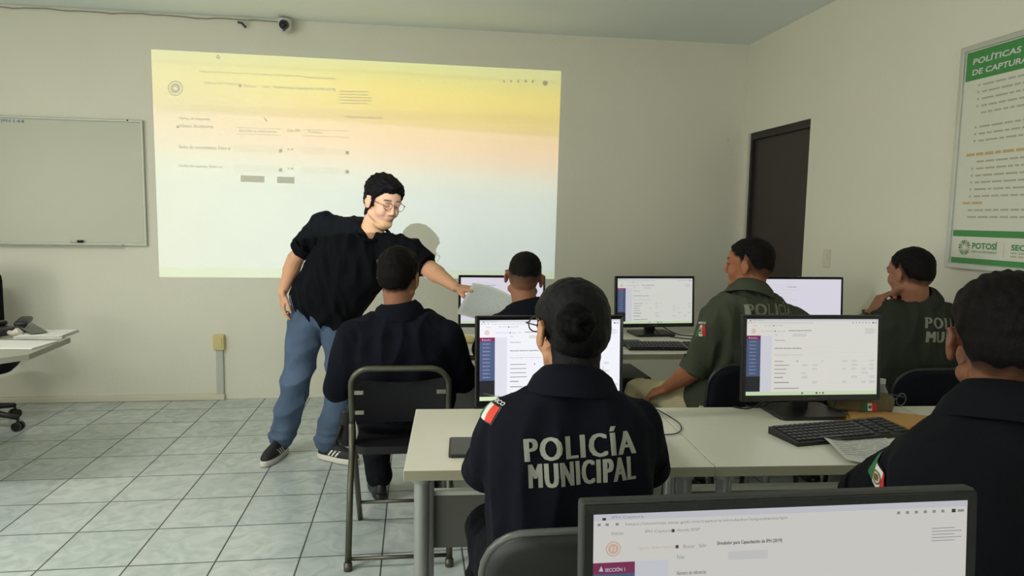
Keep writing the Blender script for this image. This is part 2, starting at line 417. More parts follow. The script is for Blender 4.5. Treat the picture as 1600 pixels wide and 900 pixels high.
o = MB().tube(pts, .0045, n=6).build('camera_cable', mat('wall_coloured_cable', (150, 148, 128), .6), smooth=True); tag(o, 'thin cable running along the top edge of the back wall', 'cable')
t = thing('cable_plug', at(380, 36, D - .03), 0, 'small dangling connector plugs left of the security camera', 'connector')
MB().tube([(.03, 0, .03), (.02, -.005, .0), (0, -.01, -.005)], .003, n=6).build('lead', M_trim, t)
mb = MB(); mb.cyl((0, -.01, -.005), (-.035, -.01, .002), .009); mb.cyl((0, -.01, -.012), (.02, -.012, -.032), .009); mb.build('plug', M_rim, t, smooth=True, auto=.6)
t = thing('wall_hook', at(1138, 219, D - .004), 0, 'tiny pale hook left on the back wall near the corner', 'hook')
MB().cyl((0, .004, 0), (0, -.012, 0), .006).build('peg', M_trim, t)

# light switch and poster on the right wall
t = thing('light_switch', (XC, 4.19, 1.18), 0, 'cream light switch plate on the right wall beside the door', 'switch')
MB().box((-.004, 0, 0), (.008, .075, .118), bev=.003).build('plate', M_trim, t)
MB().box((-.010, 0, .012), (.006, .03, .04), bev=.002).build('rocker', M_white, t)
PW, PH = 1.25, 1.06
t = thing('framed_poster', (XC, 3.14, 1.20), 0, 'framed green and white policy poster on the right wall', 'poster')
Mp = onwall((-.012, 0, 0), (0, -1, 0))
MB().box((PW / 2, PH / 2, 0), (PW, PH, .016), M=Mp).build('backing', M_psheet, t)
mb = MB()
for a, b, c, d in ((PW / 2, PH - .012, PW, .026), (PW / 2, .012, PW, .026), (.012, PH / 2, .0252, PH - .02), (PW - .012, PH / 2, .0252, PH - .02)): mb.box((a, b, .006), (c, d, .03 if c > .1 else .029), M=Mp, bev=.004)
mb.build('frame', M_pframe, t)
mb = MB([M_gsign, M_psheet, M_pline, M_pgold, M_white])
z = .0086
mb.quad(.03, .895, PW - .03, 1.03, z, 0, Mp)
mb.quad(.03, .026, PW - .03, .052, z, 0, Mp); mb.quad(.03, .155, PW - .03, .185, z, 0, Mp)
put_text(mb, 'POLÍTICAS PARA EL USO', .07, .968, z + .0006, 4, Mp, h=.034, w=.62, bold=.02, slant=.12)
put_text(mb, 'DE CAPTURA Y CAPACITACIÓN', .07, .918, z + .0006, 4, Mp, h=.033, w=.74, bold=.02, slant=.12)
def bars(mb, x0, x1, y, h, mi, M, z, seed=0, gap=.01):
    r = random.Random(seed); x = x0
    while x < x1:
        w = r.uniform(.02, .07); e = min(x1, x + w); mb.quad(x, y, e, y + h, z, mi, M); x = e + gap
yy = .865; k = 0
for k in range(20):
    y = .862 - k * .0325
    if k in (5, 9): continue
    if k == 10: bars(mb, .075, .62, y, .013, 3, Mp, z + .0003, k); continue
    if k == 17: bars(mb, .075, .2, y, .010, 3, Mp, z + .0003, k); continue
    bars(mb, .14 if k < 17 else .11, 1.12 - .2 * (k % 3 == 2), y, .008, 2, Mp, z + .0003, k)
    if k not in (4, 11) and k < 17: mb.quad(.112, y, .122, y + .01, z + .0003, 2, Mp)
mb.quad(.42, .592, .72, .598, z + .0003, 3, Mp)
# footer: round fan emblem and names
for i in range(16):
    a = i * PI / 8; mb.add([(.108 + .010 * math.cos(a), .102 + .010 * math.sin(a), z + .0004), (.108 + .036 * math.cos(a - .12), .102 + .036 * math.sin(a - .12), z + .0004), (.108 + .036 * math.cos(a + .17), .102 + .036 * math.sin(a + .17), z + .0004)], [(0, 1, 2)], 0 if i % 3 else 2, Mp)
put_text(mb, 'POTOSÍ', .155, .098, z + .0004, 0, Mp, h=.036, w=.145, bold=.03)
put_text(mb, 'PARA LOS POTOSINOS', .155, .080, z + .0004, 0, Mp, h=.010, w=.145)
mb.quad(.335, .07, .337, .13, z + .0004, 2, Mp)
put_text(mb, 'SECESP', .375, .100, z + .0004, 0, Mp, h=.026, w=.14, bold=.03)
bars(mb, .375, .56, .085, .006, 2, Mp, z + .0004, 3); bars(mb, .375, .56, .07, .006, 2, Mp, z + .0004, 4)
mb.build('print', None, t, label='green title band, small text and round emblem')

for i, (x, y, pw) in enumerate(LAMPS):
    t = thing('ceiling_light', (x, y, HC), 0, 'long white tube fixture on the ceiling above the desks', 'light', 'ceiling tube fixtures')
    MB().box((0, 0, -.03), (1.28, .28, .06), bev=.006).build('housing', M_white, t)
    MB().box((0, 0, -.075), (1.22, .24, .03), bev=.006).build('diffuser', emis('lamp_diffuser', (255, 252, 244), 1.5), t)
# ------------------------------------------------------------------ projector on the ceiling and the slide it throws on the wall
t = thing('ceiling_projector', PROJ, 0, 'white projector hanging from the ceiling', 'projector')
KS = .08 / (D - PROJ.y)                              # slide scale: slide stands 8 cm in front of the lamp
def sl(px, py):
    p = at(px, py, D); q = (p - PROJ) * KS; return q.x, q.z
def G3(q, y): return (q[0] * y / .08, y, q[1] * y / .08)
c = [sl(236, 77), sl(877, 111), sl(866, 436), sl(249, 433)]
x0, x1 = min(p[0] for p in c) - .003, max(p[0] for p in c) + .003; z0, z1 = min(p[1] for p in c) - .003, max(p[1] for p in c) + .003
mb = MB(); hw, hh = .16, .07
mb.box((0, -.24, 0 - .01), (.34, .01, .16)); mb.box((-.165, -.08, -.01), (.01, .33, .16)); mb.box((.165, -.08, -.01), (.01, .33, .16))
mb.box((0, -.08, .075), (.34, .33, .01)); mb.box((0, -.08, -.095), (.34, .33, .01))
# front plate with the lens window
def ringplate(mb, ox0, ox1, oz0, oz1, q, y, mi=0):
    O = [(ox0, y, oz1), (ox1, y, oz1), (ox1, y, oz0), (ox0, y, oz0)]; I = [(p[0], y, p[1]) for p in q]
    mb.add(O + I, [(0, 1, 5, 4), (1, 2, 6, 5), (2, 3, 7, 6), (3, 0, 4, 7)], mi)
ringplate(mb, -.17, .17, -.10, .08, c, .08)
mb.build('casing', M_white, t)
MB().cyl((0, -.08, .08), (0, -.08, HC - PROJ.z), .02).build('ceiling_mount', M_alu, t, smooth=True)
def slide_mat():
    m = bpy.data.materials.new('projected_page'); m.use_nodes = True; nt = m.node_tree; N = nt.nodes; L = nt.links
    for n in list(N): N.remove(n)
    out = N.new('ShaderNodeOutputMaterial'); tr = N.new('ShaderNodeBsdfTransparent'); L.new(tr.outputs[0], out.inputs[0])
    tc = N.new('ShaderNodeTexCoord'); sp = N.new('ShaderNodeSeparateXYZ'); L.new(tc.outputs['Object'], sp.inputs[0])
    def mth(op, a, b, c=None):
        n = N.new('ShaderNodeMath'); n.operation = op
        for i, v in enumerate((a, b, c)):
            if v is None: continue
            if isinstance(v, (int, float)): n.inputs[i].default_value = v
            else: L.new(v, n.inputs[i])
        return n.outputs[0]
    zt = (c[0][1] + c[1][1]) / 2; zb = (c[2][1] + c[3][1]) / 2; xl = c[0][0]; xr = c[1][0]
    u = mth('DIVIDE', mth('SUBTRACT', sp.outputs['X'], xl), xr - xl)
    v = mth('DIVIDE', mth('SUBTRACT', sp.outputs['Z'], zt), zb - zt)
    v2 = mth('ADD', v, mth('MULTIPLY', mth('SUBTRACT', .5, u), .07))
    rp = N.new('ShaderNodeValToRGB'); cr = rp.color_ramp; L.new(v2, rp.inputs[0])
    stops = [(0, (.66, .70, .22)), (.05, (.74, .68, .08)), (.12, (.92, .72, .03)), (.20, (.90, .66, .04)), (.275, (.86, .58, .14)), (.29, (1.0, .68, .36)), (.36, (1.0, .66, .44)), (.45, (.90, .72, .62)), (.50, (.78, .80, .80)), (.60, (.64, .78, .92)), (.9, (.60, .74, .92)), (1, (.60, .74, .92))]
    while len(cr.elements) < len(stops): cr.elements.new(.5)
    for e, (p, col) in zip(cr.elements, stops): e.position = p; e.color = (*col, 1)
    # paler towards the left side of the page
    rl = N.new('ShaderNodeValToRGB'); L.new(u, rl.inputs[0]); rl.color_ramp.elements[0].color = (.45, .45, .45, 1); rl.color_ramp.elements[1].position = .55; rl.color_ramp.elements[1].color = (0, 0, 0, 1)
    mx = N.new('ShaderNodeMix'); mx.data_type = 'RGBA'; L.new(rl.outputs[0], mx.inputs[0]); L.new(rp.outputs[0], mx.inputs[6]); mx.inputs[7].default_value = (.66, .72, .58, 1)
    L.new(mx.outputs[2], tr.inputs[0]); return m
def gel(name, c):
    m = bpy.data.materials.new(name); m.use_nodes = True; N = m.node_tree.nodes
    for n in list(N): N.remove(n)
    out = N.new('ShaderNodeOutputMaterial'); tr = N.new('ShaderNodeBsdfTransparent'); tr.inputs[0].default_value = (*c, 1)
    m.node_tree.links.new(tr.outputs[0], out.inputs[0]); return m
mb = MB(); mb.add([(p[0], .08, p[1]) for p in c], [(0, 1, 2, 3)])
sld = mb.build('slide', slide_mat(), t, label='yellow to white page image')
G = MB([gel('grey_ink_on_slide', (.30, .30, .30)), gel('dark_ink_on_slide', (.04, .04, .04)), gel('pale_field_on_slide', (.9, .9, .88)), gel('band_on_slide', (.92, .90, .88)), gel('green_taskbar_on_slide', (.90, 1.0, .72))])
def slq(pa, pb, pc, pd, mi, lay=0): G.add([G3((x, z), .0785 - lay * .0004) for x, z in (sl(*pa), sl(*pb), sl(*pc), sl(*pd))], [(0, 1, 2, 3)], mi)
def slope(x): return .0530 - .00006 * 0    # top lines fall to the right
def bar(px, py, w, h, mi, s=.045, lay=0): slq((px, py), (px + w, py + w * s), (px + w, py + w * s + h), (px, py + h), mi, lay)
def sltext(s, px, py, w, h, mi, bold=0, s_=.045):
    vs, fs = text_fit(s, 0, 0, w=w, h=h * 1.1, bold=max(bold, .018))
    G.add([G3(q, .0782) for q in (sl(px + a, py + a * s_ - b) for a, b in vs)], fs, mi)
slq((248.3, 418), (866.6, 424), (866, 436), (249, 433), 4)
bar(246, 163, 626, 14, 3, .028)
bar(237, 92, 636, 6, 3, .053, 1)
sltext('https://sistemas.sesp.gob.mx/captura/simulador/iph', 312, 114, 160, 4, 0); sltext('Informe homologado', 474, 123, 50, 4, 1)
sltext('Capturas: Recibo Histórico', 318, 132, 55, 5, 0); sltext('Simulador para Capacitación de IPH (2019)', 427, 139, 97, 5, 1, .02)
bar(373, 131, 4, 5, 1); sltext('Buscar', 381, 136, 20, 4, 0); sltext('Salir', 410, 137, 12, 4, 0)
for i in range(5): bar(530, 142 + i * 4.6, 45 + 6 * (i in (2, 3)), 1.4, 0, .02)
sltext('Ordenar por fecha de captura de IPH', 540, 185, 58, 4, 1, 0, .03)
sltext('Filtros de búsqueda', 280, 188, 48, 5, 1, 0, .03); sltext('Número de referencia', 281, 199, 52, 5, 1, 0, .03); bar(276, 196, 4, 4, 1)
def fieldbox(px, py, w, h): bar(px, py, w, h, 2, .03, 1); bar(px, py, w, .7, 0, .03); bar(px, py + h, w, .7, 0, .03)
bar(370, 199, 70, .7, 0, .03); bar(370, 209, 70, .7, 0, .03); sltext('Escriba la referencia', 374, 206, 58, 4, 0, 0, .03); sltext('Tipo IPH', 448, 207, 21, 5, 1, 0, .03); bar(475, 202, 70, .7, 0, .03); bar(475, 212, 70, .7, 0, .03); sltext('Todos', 480, 208, 22, 4, 0, 0, .03)
for y, s in ((232, 'Fecha de conocimiento: Entre el'), (262, 'Fecha de captura: Entre el')):
    sltext(s, 280, y, 80 if y < 240 else 67, 5, 1, 0, .03)
    bar(365, y - 5.5, 77, 11, 2, .03, 1); bar(470, y - 2, 77, 11, 2, .03, 1); bar(436, y + 1, 5, 5, 1, .03); bar(540, y + 4, 5, 5, 1, .03); sltext('y el', 449, y + 4, 9, 5, 1, 0, .03)
bar(376, 274, 37, 10, 1, .03); bar(433, 276, 27, 10, 1, .03)
bar(250, 290, 618, 1.2, 3, .03)
for i, px in enumerate((786, 797, 808, 820, 831)): bar(px, 125, 3, 4, 0 if i < 3 else 1)
def sldisk(px, py, r0, r1, mi, n=24):
    vs = [];
    for i in range(n):
        a = 2 * PI * i / n
        for r in (r0, r1): q = sl(px + r * math.cos(a), py + r * math.sin(a)); vs.append(G3(q, .0778))
    G.add(vs, [(2 * i, 2 * i + 1, (2 * i + 3) % (2 * n), (2 * i + 2) % (2 * n)) for i in range(n)], mi)
sldisk(274, 138, 10, 12, 0); sldisk(274, 138, 3, 8, 0); sldisk(341, 89, 1.5, 3, 1); sldisk(852, 130, 0.1, 4, 1)
slq((412, 184), (414, 184), (418, 190), (416, 190), 1)
G.build('slide_writing', None, sld)
ld = bpy.data.lights.new('projector_lamp', 'SPOT'); ld.energy = PROJ_POWER; ld.spot_size = math.radians(75); ld.spot_blend = 0; ld.shadow_soft_size = 0
ld.color = (1, 1, 1)
lo = bpy.data.objects.new('projector_lamp', ld); COL.objects.link(lo); lo.location = PROJ; lo.rotation_euler = (math.radians(90), 0, 0)
# ------------------------------------------------------------------ desks
def desk(x0, x1, y0, y1, label, group, legs=('l', 'r'), rz=0, org=None, cut=True):
    """org = front left corner of the top; x runs along the front edge"""
    t = thing('desk', (org[0], org[1], 0), rz, label, 'desk', group)
    w, d = x1 - x0, y1 - y0
    mb = MB([M_desk, M_deskedge]); mb.box((w / 2, d / 2, .7365), (w, d, .027), 0, bev=.0015)
    mb.box((w / 2, -.0005, .7365), (w - .002, .003, .026), 1)
    mb.build('tabletop', None, t)
    for sx in (.045, w - .065):
        for sy in (.055, d - .06):
            mb = MB(); mb.cyl((sx, sy, .025), (sx, sy, .712), .021, n=20); mb.cyl((sx, sy, .700), (sx, sy, .723), .026, .034, n=20); mb.cyl((sx, sy, 0), (sx, sy, .03), .026, .022, n=20)
            mb.build('leg', M_legm, t, smooth=True, auto=.6)
    mb = MB([M_panel, M_conduit]); mb.box((w / 2, d - .03, .365), (w - .13, .014, .19)); mb.box((w / 2, d - .03, .467), (w - .12, .03, .014), 1)
    mb.build('modesty_panel', None, t)
    return t
RZ2 = math.radians(-3.2)
desk(0, .832, 0, .585, 'pale laminate desk with the phone, seating the woman with the hair bun', 'desks of the second row', org=(-.028, 1.768), rz=RZ2)
desk(0, .90, 0, .585, 'pale laminate desk with the keyboard, kraft envelope and camouflage pouch', 'desks of the second row', org=(.806, 1.7215), rz=RZ2)
desk(0, .70, 0, .585, 'pale laminate desk against the right wall in the second row, mostly behind the nearest officer', 'desks of the second row', org=(1.7085, 1.671), rz=RZ2)
RZ1 = math.radians(-1.5)
desk(0, .88, 0, .6, 'pale laminate desk in the front row under the leftmost monitor', 'desks of the front row', org=(.0, 3.285), rz=RZ1)
desk(0, .88, 0, .6, 'pale laminate desk in the front row under the middle monitor', 'desks of the front row', org=(.884, 3.262), rz=RZ1)
desk(0, .85, 0, .6, 'pale laminate desk in the front row nearest the right wall', 'desks of the front row', org=(1.768, 3.239), rz=RZ1)
desk(0, .86, 0, .6, 'pale laminate desk nearest the camera under the closest monitor', None, org=(-.05, .34), rz=0)

# ------------------------------------------------------------------ monitors
E_page = emis('lit_page_white', (236, 238, 232), 1.0)
def page_mats(k, tint=(236, 238, 232), tag_=''):
    n = 'scr%s_' % tag_
    return [emis(n + 'page', tint, k), emis(n + 'grey_text', (150, 150, 152), k), emis(n + 'header', (216, 216, 226), k), emis(n + 'magenta', (132, 22, 84), k), emis(n + 'slate', (74, 90, 128), k),
            emis(n + 'dark', (30, 32, 38), k), emis(n + 'taskbar', (214, 232, 192), k), emis(n + 'seal', (226, 190, 170), k), emis(n + 'field', (218, 218, 216), k), emis(n + 'side', (222, 223, 232), k), emis(n + 'dark_text', (84, 60, 66), k), emis(n + 'light_text', (206, 210, 224), k)]
def screen(M, w, h, ms, near=False, seed=0, plain=False):
    """lit page: x 0..w, y 0..h downwards from the top"""
    F = lambda y: float(np.interp(y, [0, .265, .80, .955, 1], [0, .215, .75, .95, 1]))
    mb = MB(ms); Q0 = lambda x0, y0, x1, y1, mi, l=1: mb.quad(x0 * w - w / 2, h / 2 - y1 * h, x1 * w - w / 2, h / 2 - y0 * h, .0002 * l, mi, M)
    Q = lambda x0, y0, x1, y1, mi, l=1: Q0(x0, F(y0), x1, F(y1), mi, l)
    T = lambda s, x, y, ww, hh, mi, b=0: T0(s, x, F(y), ww, hh, mi, b)
    T0 = lambda s, x, y, ww, hh, mi, b=0: put_text(mb, s, x * w - w / 2, h / 2 - y * h, .0009, mi, M, w=ww * w, h=hh * h, bold=b)
    r = random.Random(seed)
    Q(0, 0, 1, 1, 0, 0)
    if plain:
        for i in range(6): Q(.1, .14 + i * .07, .1 + .35 * r.random() + .2, .15 + i * .07, 8)
        Q(.3, .2, .42, .215, 1); Q(0, .955, 1, 1, 6); return mb
    Q(0, 0, 1, .035, 2)
    T('IPH Captura', .045, .03, .08, .016, 1); T('https://sistemas.sesp.gob.mx/captura/simulador/expediente/iph', .08, .070, .42, .016, 1)
    for i in range(6): Q(.80 + i * .025, .05, .809 + i * .025, .066, 1, 2)
    Q(.955, .048, .966, .068, 5, 2); Q(.972, .052, .99, .066, 1, 2); Q(.022, .02, .031, .034, 5, 2)
    Q(.01, .05, .018, .064, 1, 2); Q(.03, .05, .038, .064, 1, 2); Q(.055, .05, .063, .064, 1, 2)
    T('Inicio', .045, .115, .03, .015, 1); T('IPH Capturas', .13, .115, .07, .017, 1); T('Ayuda SESP', .21, .115, .06, .017, 1); Q(.197, .097, .205, .114, 5, 2)
    # seal
    n = 28; cx, cy = .05 * w - w / 2, h / 2 - .155 * h
    for (ra, rb, mi) in ((.022, .026, 7), (.0, .018, 7)):
        vs = []
        for i in range(n):
            a = 2 * PI * i / n
            for q in (ra * h * 1.3, rb * h * 1.3): vs.append((cx + q * math.cos(a), cy + q * math.sin(a), .0006))
        mb.add(vs, [(2 * i, 2 * i + 1, (2 * i + 3) % (2 * n), (2 * i + 2) % (2 * n)) for i in range(n)], mi, M)
    Q0(.044, .145, .056, .165, 0, 4); Q0(.047, .147, .053, .163, 7, 5)
    T('Capturas: Recibo Histórico', .11, .205, .095, .018, 7 if near else 1); T('Buscar', .228, .204, .03, .016, 1); T('Salir', .268, .203, .02, .016, 1)
    T('Simulador para Capacitación de IPH (2019)', .315, .2, .172, .021, 10, .02); Q(.208, .186, .216, .204, 10, 2)
    for i in range(5): Q(.9, .155 + i * .018, .965 + .02 * (i % 2), .159 + i * .018, 1)
    # side bar
    Q(0, .265, .105, .315, 3, 2); Q(0, .315, .105, .80, 4, 2); Q(0, .80, .105, .955, 5, 2); Q(.105, .265, .19, .955, 9)
    T('SECCIÓN 1', .03, .305, .05, .020, 11, .02)
    mb.add([(.014 * w - w / 2, h / 2 - .252 * h, .0009), (.026 * w - w / 2, h / 2 - .252 * h, .0009), (.020 * w - w / 2, h / 2 - .228 * h, .0009)], [(0, 1, 2)], 11, M)
    for i in range(10): T('SECCIÓN %d' % (i + 2), .022, .352 + i * .046, .05, .016, 11)
    T('Folio:', .212, .262, .02, .018, 1); Q(.345, .235, .45, .28, 8)
    T('Número de referencia', .212, .335, .075, .018, 10)
    # form
    T('Información del primer respondiente', .212, .445, .2, .022, 10 if not near else 1, .02)
    T('Datos del lugar de la intervención', .212, .53, .215, .018, 1)
    Q(.205, .425, .97, .427, 8); Q(.205, .49, .97, .492, 8); Q(.205, .545, .97, .547, 8)
    for i in range(6):
        y = .6 + i * .052; Q(.212, y, .212 + .06 + .06 * r.random(), y + .009, 1)
        for x in (.42, .5, .73, .8, .88, .94):
            if r.random() < .55: Q(x, y - .01, x + .03 + .02 * r.random(), y + .018, 8)
    Q(.38, .595, .39, .612, 1, 2); Q(.57, .595, .58, .612, 7, 2)
    T('Seleccione una opción del catálogo', .62, .88, .24, .016, 8); Q(.212, .92, .40, .928, 1)
    Q(0, .955, 1, 1, 6, 2)
    for x, mi in ((.42, 4), (.53, 5), (.555, 1), (.58, 4)): Q(x, .967, x + .012, .988, mi, 3)
    return mb
def monitor(cx, cy, cz, yaw, label, ms, W_=.488, H_=.292, near=False, seed=0, plain=False, group='desktop monitors', hand=None, base=True):
    t = thing('monitor', (cx, cy, .75), yaw, label, 'monitor', group)
    T = Matrix.Translation((0, 0, cz - .75)) @ Matrix.Rotation(-.07, 4, 'X')
    mb = MB(); mb.box((0, .012, 0), (W_, .020, H_), bev=.004, M=T)
    mb.box((0, .036, -.02), (W_ * .62, .035, H_ * .62), bev=.012, M=T)
    mb.build('casing', M_case if near else M_black, t)
    bz, bb = .0135, .022
    sw, sh = W_ - 2 * bz, H_ - bz - bb; oy = (bb - bz) / 2
    # front bezel: a ring around the panel
    mb = MB(); o1 = [(-W_ / 2 + .003, -H_ / 2 + .003), (W_ / 2 - .003, -H_ / 2 + .003), (W_ / 2 - .003, H_ / 2 - .003), (-W_ / 2 + .003, H_ / 2 - .003)]
    i1 = [(-sw / 2, -sh / 2 + oy), (sw / 2, -sh / 2 + oy), (sw / 2, sh / 2 + oy), (-sw / 2, sh / 2 + oy)]
    for k in range(4):
        a, b, c_, d = o1[k], o1[(k + 1) % 4], i1[(k + 1) % 4], i1[k]
        vs = [(a[0], -.003, a[1]), (b[0], -.003, b[1]), (c_[0], -.001, c_[1]), (d[0], -.001, d[1]), (a[0], .004, a[1]), (b[0], .004, b[1]), (c_[0], .004, c_[1]), (d[0], .004, d[1])]
        mb.add(vs, [(0, 1, 2, 3), (4, 7, 6, 5), (0, 4, 5, 1), (1, 5, 6, 2), (2, 6, 7, 3), (3, 7, 4, 0)], 0, T)
    bzl = mb.build('bezel', M_blackg, t)
    m2 = MB(); m2.box((0, -.0035, -H_ / 2 + .011), (.03, .001, .006), M=T); m2.build('badge', M_rim, bzl)
    Ms = T @ onwall((0, -.0004, oy), (1, 0, 0))
    screen(Ms, sw, sh, ms, near, seed, plain).build('screen', None, t, label='lit screen with a web form')
    mb = MB(); mb.box((0, .075, (cz - .75) / 2 - .01), (.062, .030, cz - .75 + .02), bev=.006); mb.build('stand_column', M_black, t)
    mb = MB(); mb.plate(rrect(.235, .185, .02, cy=.05), .0005, .013); mb.build('stand_base', M_black, t)
    return t
PW1 = page_mats(.70, (238, 240, 238), 'a'); PW2 = page_mats(.70, (236, 234, 226), 'b'); PW3 = page_mats(.60, (232, 230, 224), 'c'); PW4 = page_mats(.74, (232, 228, 242), 'd'); PW5 = page_mats(.68, (232, 234, 226), 'e'); PW0 = page_mats(.92, (240, 241, 248), 'f')
monitor(.434, 2.165, .952, .025, 'black monitor with a web form, half hidden behind the woman with the hair bun', PW0)
monitor(1.330, 2.15, .953, -.03, 'black monitor on the desk with the keyboard and kraft envelope', PW2, W_=.494, seed=1)
monitor(1.357, 3.785, .946, .05, 'black monitor left of the officer in the olive shirt, standing in the front row', PW5, W_=.478, seed=2)
monitor(.483, 3.83, .942, -.03, 'black monitor behind the handed-over papers in the front row', PW4, seed=3, plain=True)
monitor(2.135, 3.581, .963, 0, 'black monitor by the right wall, behind the olive shirted officer\'s shoulder', PW4, seed=4, plain=True)
monitor(.429, .717, .947, -.01, 'large closest black monitor cut off by the bottom edge', PW3, near=True, seed=5)

# ------------------------------------------------------------------ keyboards, mice
def keyboard(p, rz, label, group='keyboards', single=True):
    t = thing('keyboard', p, rz, label, 'keyboard', group)
    w, d = .44, .135
    mb = MB(); mb.add([(-w / 2, -d / 2, 0), (w / 2, -d / 2, 0), (w / 2, d / 2, 0), (-w / 2, d / 2, 0), (-w / 2, -d / 2, .012), (w / 2, -d / 2, .012), (w / 2, d / 2, .022), (-w / 2, d / 2, .022)], [(0, 3, 2, 1), (4, 5, 6, 7), (0, 1, 5, 4), (1, 2, 6, 5), (2, 3, 7, 6), (3, 0, 4, 7)])
    mb.build('body', M_black, t)
    k = MB(); P = .0188; n_ = 0; proto = None
    for r in range(6):
        y = d / 2 - .014 - r * .0205; zz = .0225 - r * .0016
        for cidx in range(22):
            if cidx in (15, 18): continue
            x = -w / 2 + .018 + cidx * P * 1.02
            if r == 5 and 4 <= cidx <= 8:
                if cidx == 4: MB().box((x + 2 * P, y, zz), (P * 5 - .003, .016, .007), bev=.002).build('space_bar', M_key, t)
                continue
            if single and n_ < 100:
                if proto is None: proto = MB().box((0, 0, 0), (P - .0028, .0165, .007), bev=.0018).build('key', M_key, t); o = proto
                else: o = proto.copy(); COL.objects.link(o)
                o.location = (x, y, zz); n_ += 1
            else: k.box((x, y, zz), (P - .0028, .0165, .007), bev=.0018)
    ks = k.build('key', M_key, t); ks['kind'] = 'stuff'
    return t
keyboard(tuple(atz(1315, 679, .75)), math.radians(9), 'black keyboard in front of the monitor on the envelope desk, with paper over its corner')
keyboard((1.30, 3.405, .75), math.radians(-4), 'black keyboard by the olive shirted officer, under the front row middle monitor', single=False)
o = thing('mouse_pad', (1.135, 3.55, .75), 0, 'thin black mouse pad left of the front row keyboard', 'mouse pad')
MB().plate(rrect(.16, .17, .01), .0005, .005).build('pad', M_black, o); 
def mouse(p, rz, label, m=M_blackg, k=1):
    t = thing('computer_mouse', p, rz, label, 'mouse')
    mb = MB(); mb.ell((0, 0, .012), (.031 * k, .054 * k, .024)); v = [(a, b, max(c_, 0)) for a, b, c_ in mb.v]; mb.v = v; mb.build('shell', m, t, smooth=True)
    mb = MB(); mb.cyl((-.003, .03 * k, .031), (.003, .03 * k, .031), .007, n=12); mb.build('scroll_wheel', M_rim, t)
mouse((.668, 1.975, .75), .2, 'black computer mouse by the right arm of the woman with the bun')
mouse(tuple(atz(728, 534, .752)), .9, 'cream computer mouse on the front row desk beside the seated navy officer', M_cream, 1.25)

# ------------------------------------------------------------------ small things on the desks
def sheet(mb, w, h, M, curl=0, mi=0, nx=10, bend=None):
    vs = []; fs = []
    for j in range(nx + 1):
        for i in range(nx + 1):
            x = (i / nx - .5) * w; y = (j / nx - .5) * h; z = bend(i / nx, j / nx) if bend else 0
            vs.append((x, y, z)); vs.append((x, y, z - .0006))
    for j in range(nx):
        for i in range(nx):
            a = 2 * (j * (nx + 1) + i); b = a + 2; c_ = a + 2 * (nx + 1); d = c_ + 2
            fs.append((a, b, d, c_)); fs.append((a + 1, c_ + 1, d + 1, b + 1))
    return mb.add(vs, fs, mi, M)
t = thing('smartphone', tuple(atz(723, 701, .7505)), math.radians(86), 'black smartphone lying on the desk left of the woman with the bun', 'phone')
MB().plate(rrect(.155, .078, .01), 0, .009).build('body', M_black, t); MB().plate(rrect(.144, .068, .006), .009, .0096).build('glass', M_phone, t)
t = thing('printed_form', tuple(atz(1352, 701, .7515)), math.radians(-14), 'white printed form on the desk under the arm of the nearest officer', 'paper')
f = lambda u, v: .012 * max(0, 1 - u * 2.2) ** 2 + .004 * math.sin(v * 3)
sheet(MB(), .21, .28, None, bend=f).build('sheet', M_paper, t, smooth=True)
mb = MB([M_ink, M_inkd])
for i in range(13):
    y = .095 - i * .016
    x = -.09
    while x < .08:
        wd = random.Random(i * 7 + int(x * 999)).uniform(.02, .05); u = (x + wd / 2) / .21 + .5; mb.quad(x, y, min(x + wd, .09), y + .003, f(min(1, u - wd * 2), .5 + y / .28) + .0018, 0); x += wd + .006
put_text(mb, 'BOLETA DE CAPTURA', -.01, .118, .006, 1, w=.085, h=.007, bold=.02); mb.quad(-.082, .105, -.06, .127, f(.15, .9) + .0016, 0)
mb.build('print', None, t)
# kraft envelope, yellow sheet, camouflage pouch
t = thing('kraft_envelope', tuple(atz(1392, 656, .751)), math.radians(-28), 'brown kraft envelope lying beside the camouflage pouch', 'envelope')
mb = MB(); mb.plate([(-.13, -.085), (.14, -.085), (.14, .085), (-.13, .085)], 0, .006); mb.build('pocket', M_kraft, t)
mb = MB(); mb.plate([(-.13, -.085), (-.13, .085), (-.07, .0)], .006, .0075); mb.build('flap', M_kraft, t)
t2 = thing('yellow_sheet', tuple(atz(1388, 664, .7505)), math.radians(-28), 'yellow sheet peeking out under the kraft envelope', 'paper')
mb = MB(); sheet(mb, .29, .185, Matrix.Translation((-.004, -.004, .0006)), nx=2); mb.build('sheet', M_yel, t2)
pc = atz(1344, 640, .75)
t = thing('camouflage_pouch', (pc.x, pc.y, .75), math.radians(-4), 'olive camouflage cloth pouch with a small flag patch behind the monitor stand', 'pouch')
mb = MB(); rs = []
for i, (zz, k, yk) in enumerate(((.003, .93, 1), (.018, 1, 1.08), (.035, .98, .95), (.052, .88, .55), (.060, .82, .18))):
    rs.append([(.115 * k * (abs(math.cos(a)) ** .6) * (1 if math.cos(a) > 0 else -1) + .004 * math.sin(5 * a + i), .05 * yk * (abs(math.sin(a)) ** .7) * (1 if math.sin(a) > 0 else -1), zz + .006 * math.sin(2 * a + i)) for a in [2 * PI * j / 28 for j in range(28)]])
mb.rings(rs); mb.build('cloth_body', M_camo, t, smooth=True)
mb = MB([M_green, M_flagw, M_red, M_eagle])
for i in range(3): mb.add([(-.024 + i * .016, -.0585, .012), (-.008 + i * .016, -.0585, .012), (-.008 + i * .016, -.054, .038), (-.024 + i * .016, -.054, .038)], [(0, 1, 2, 3)], i)
mb.cyl((0, -.058, .025), (0, -.0572, .025), .006, n=12, mi=3); mb.build('flag_patch', None, t, label='green white and red flag patch')
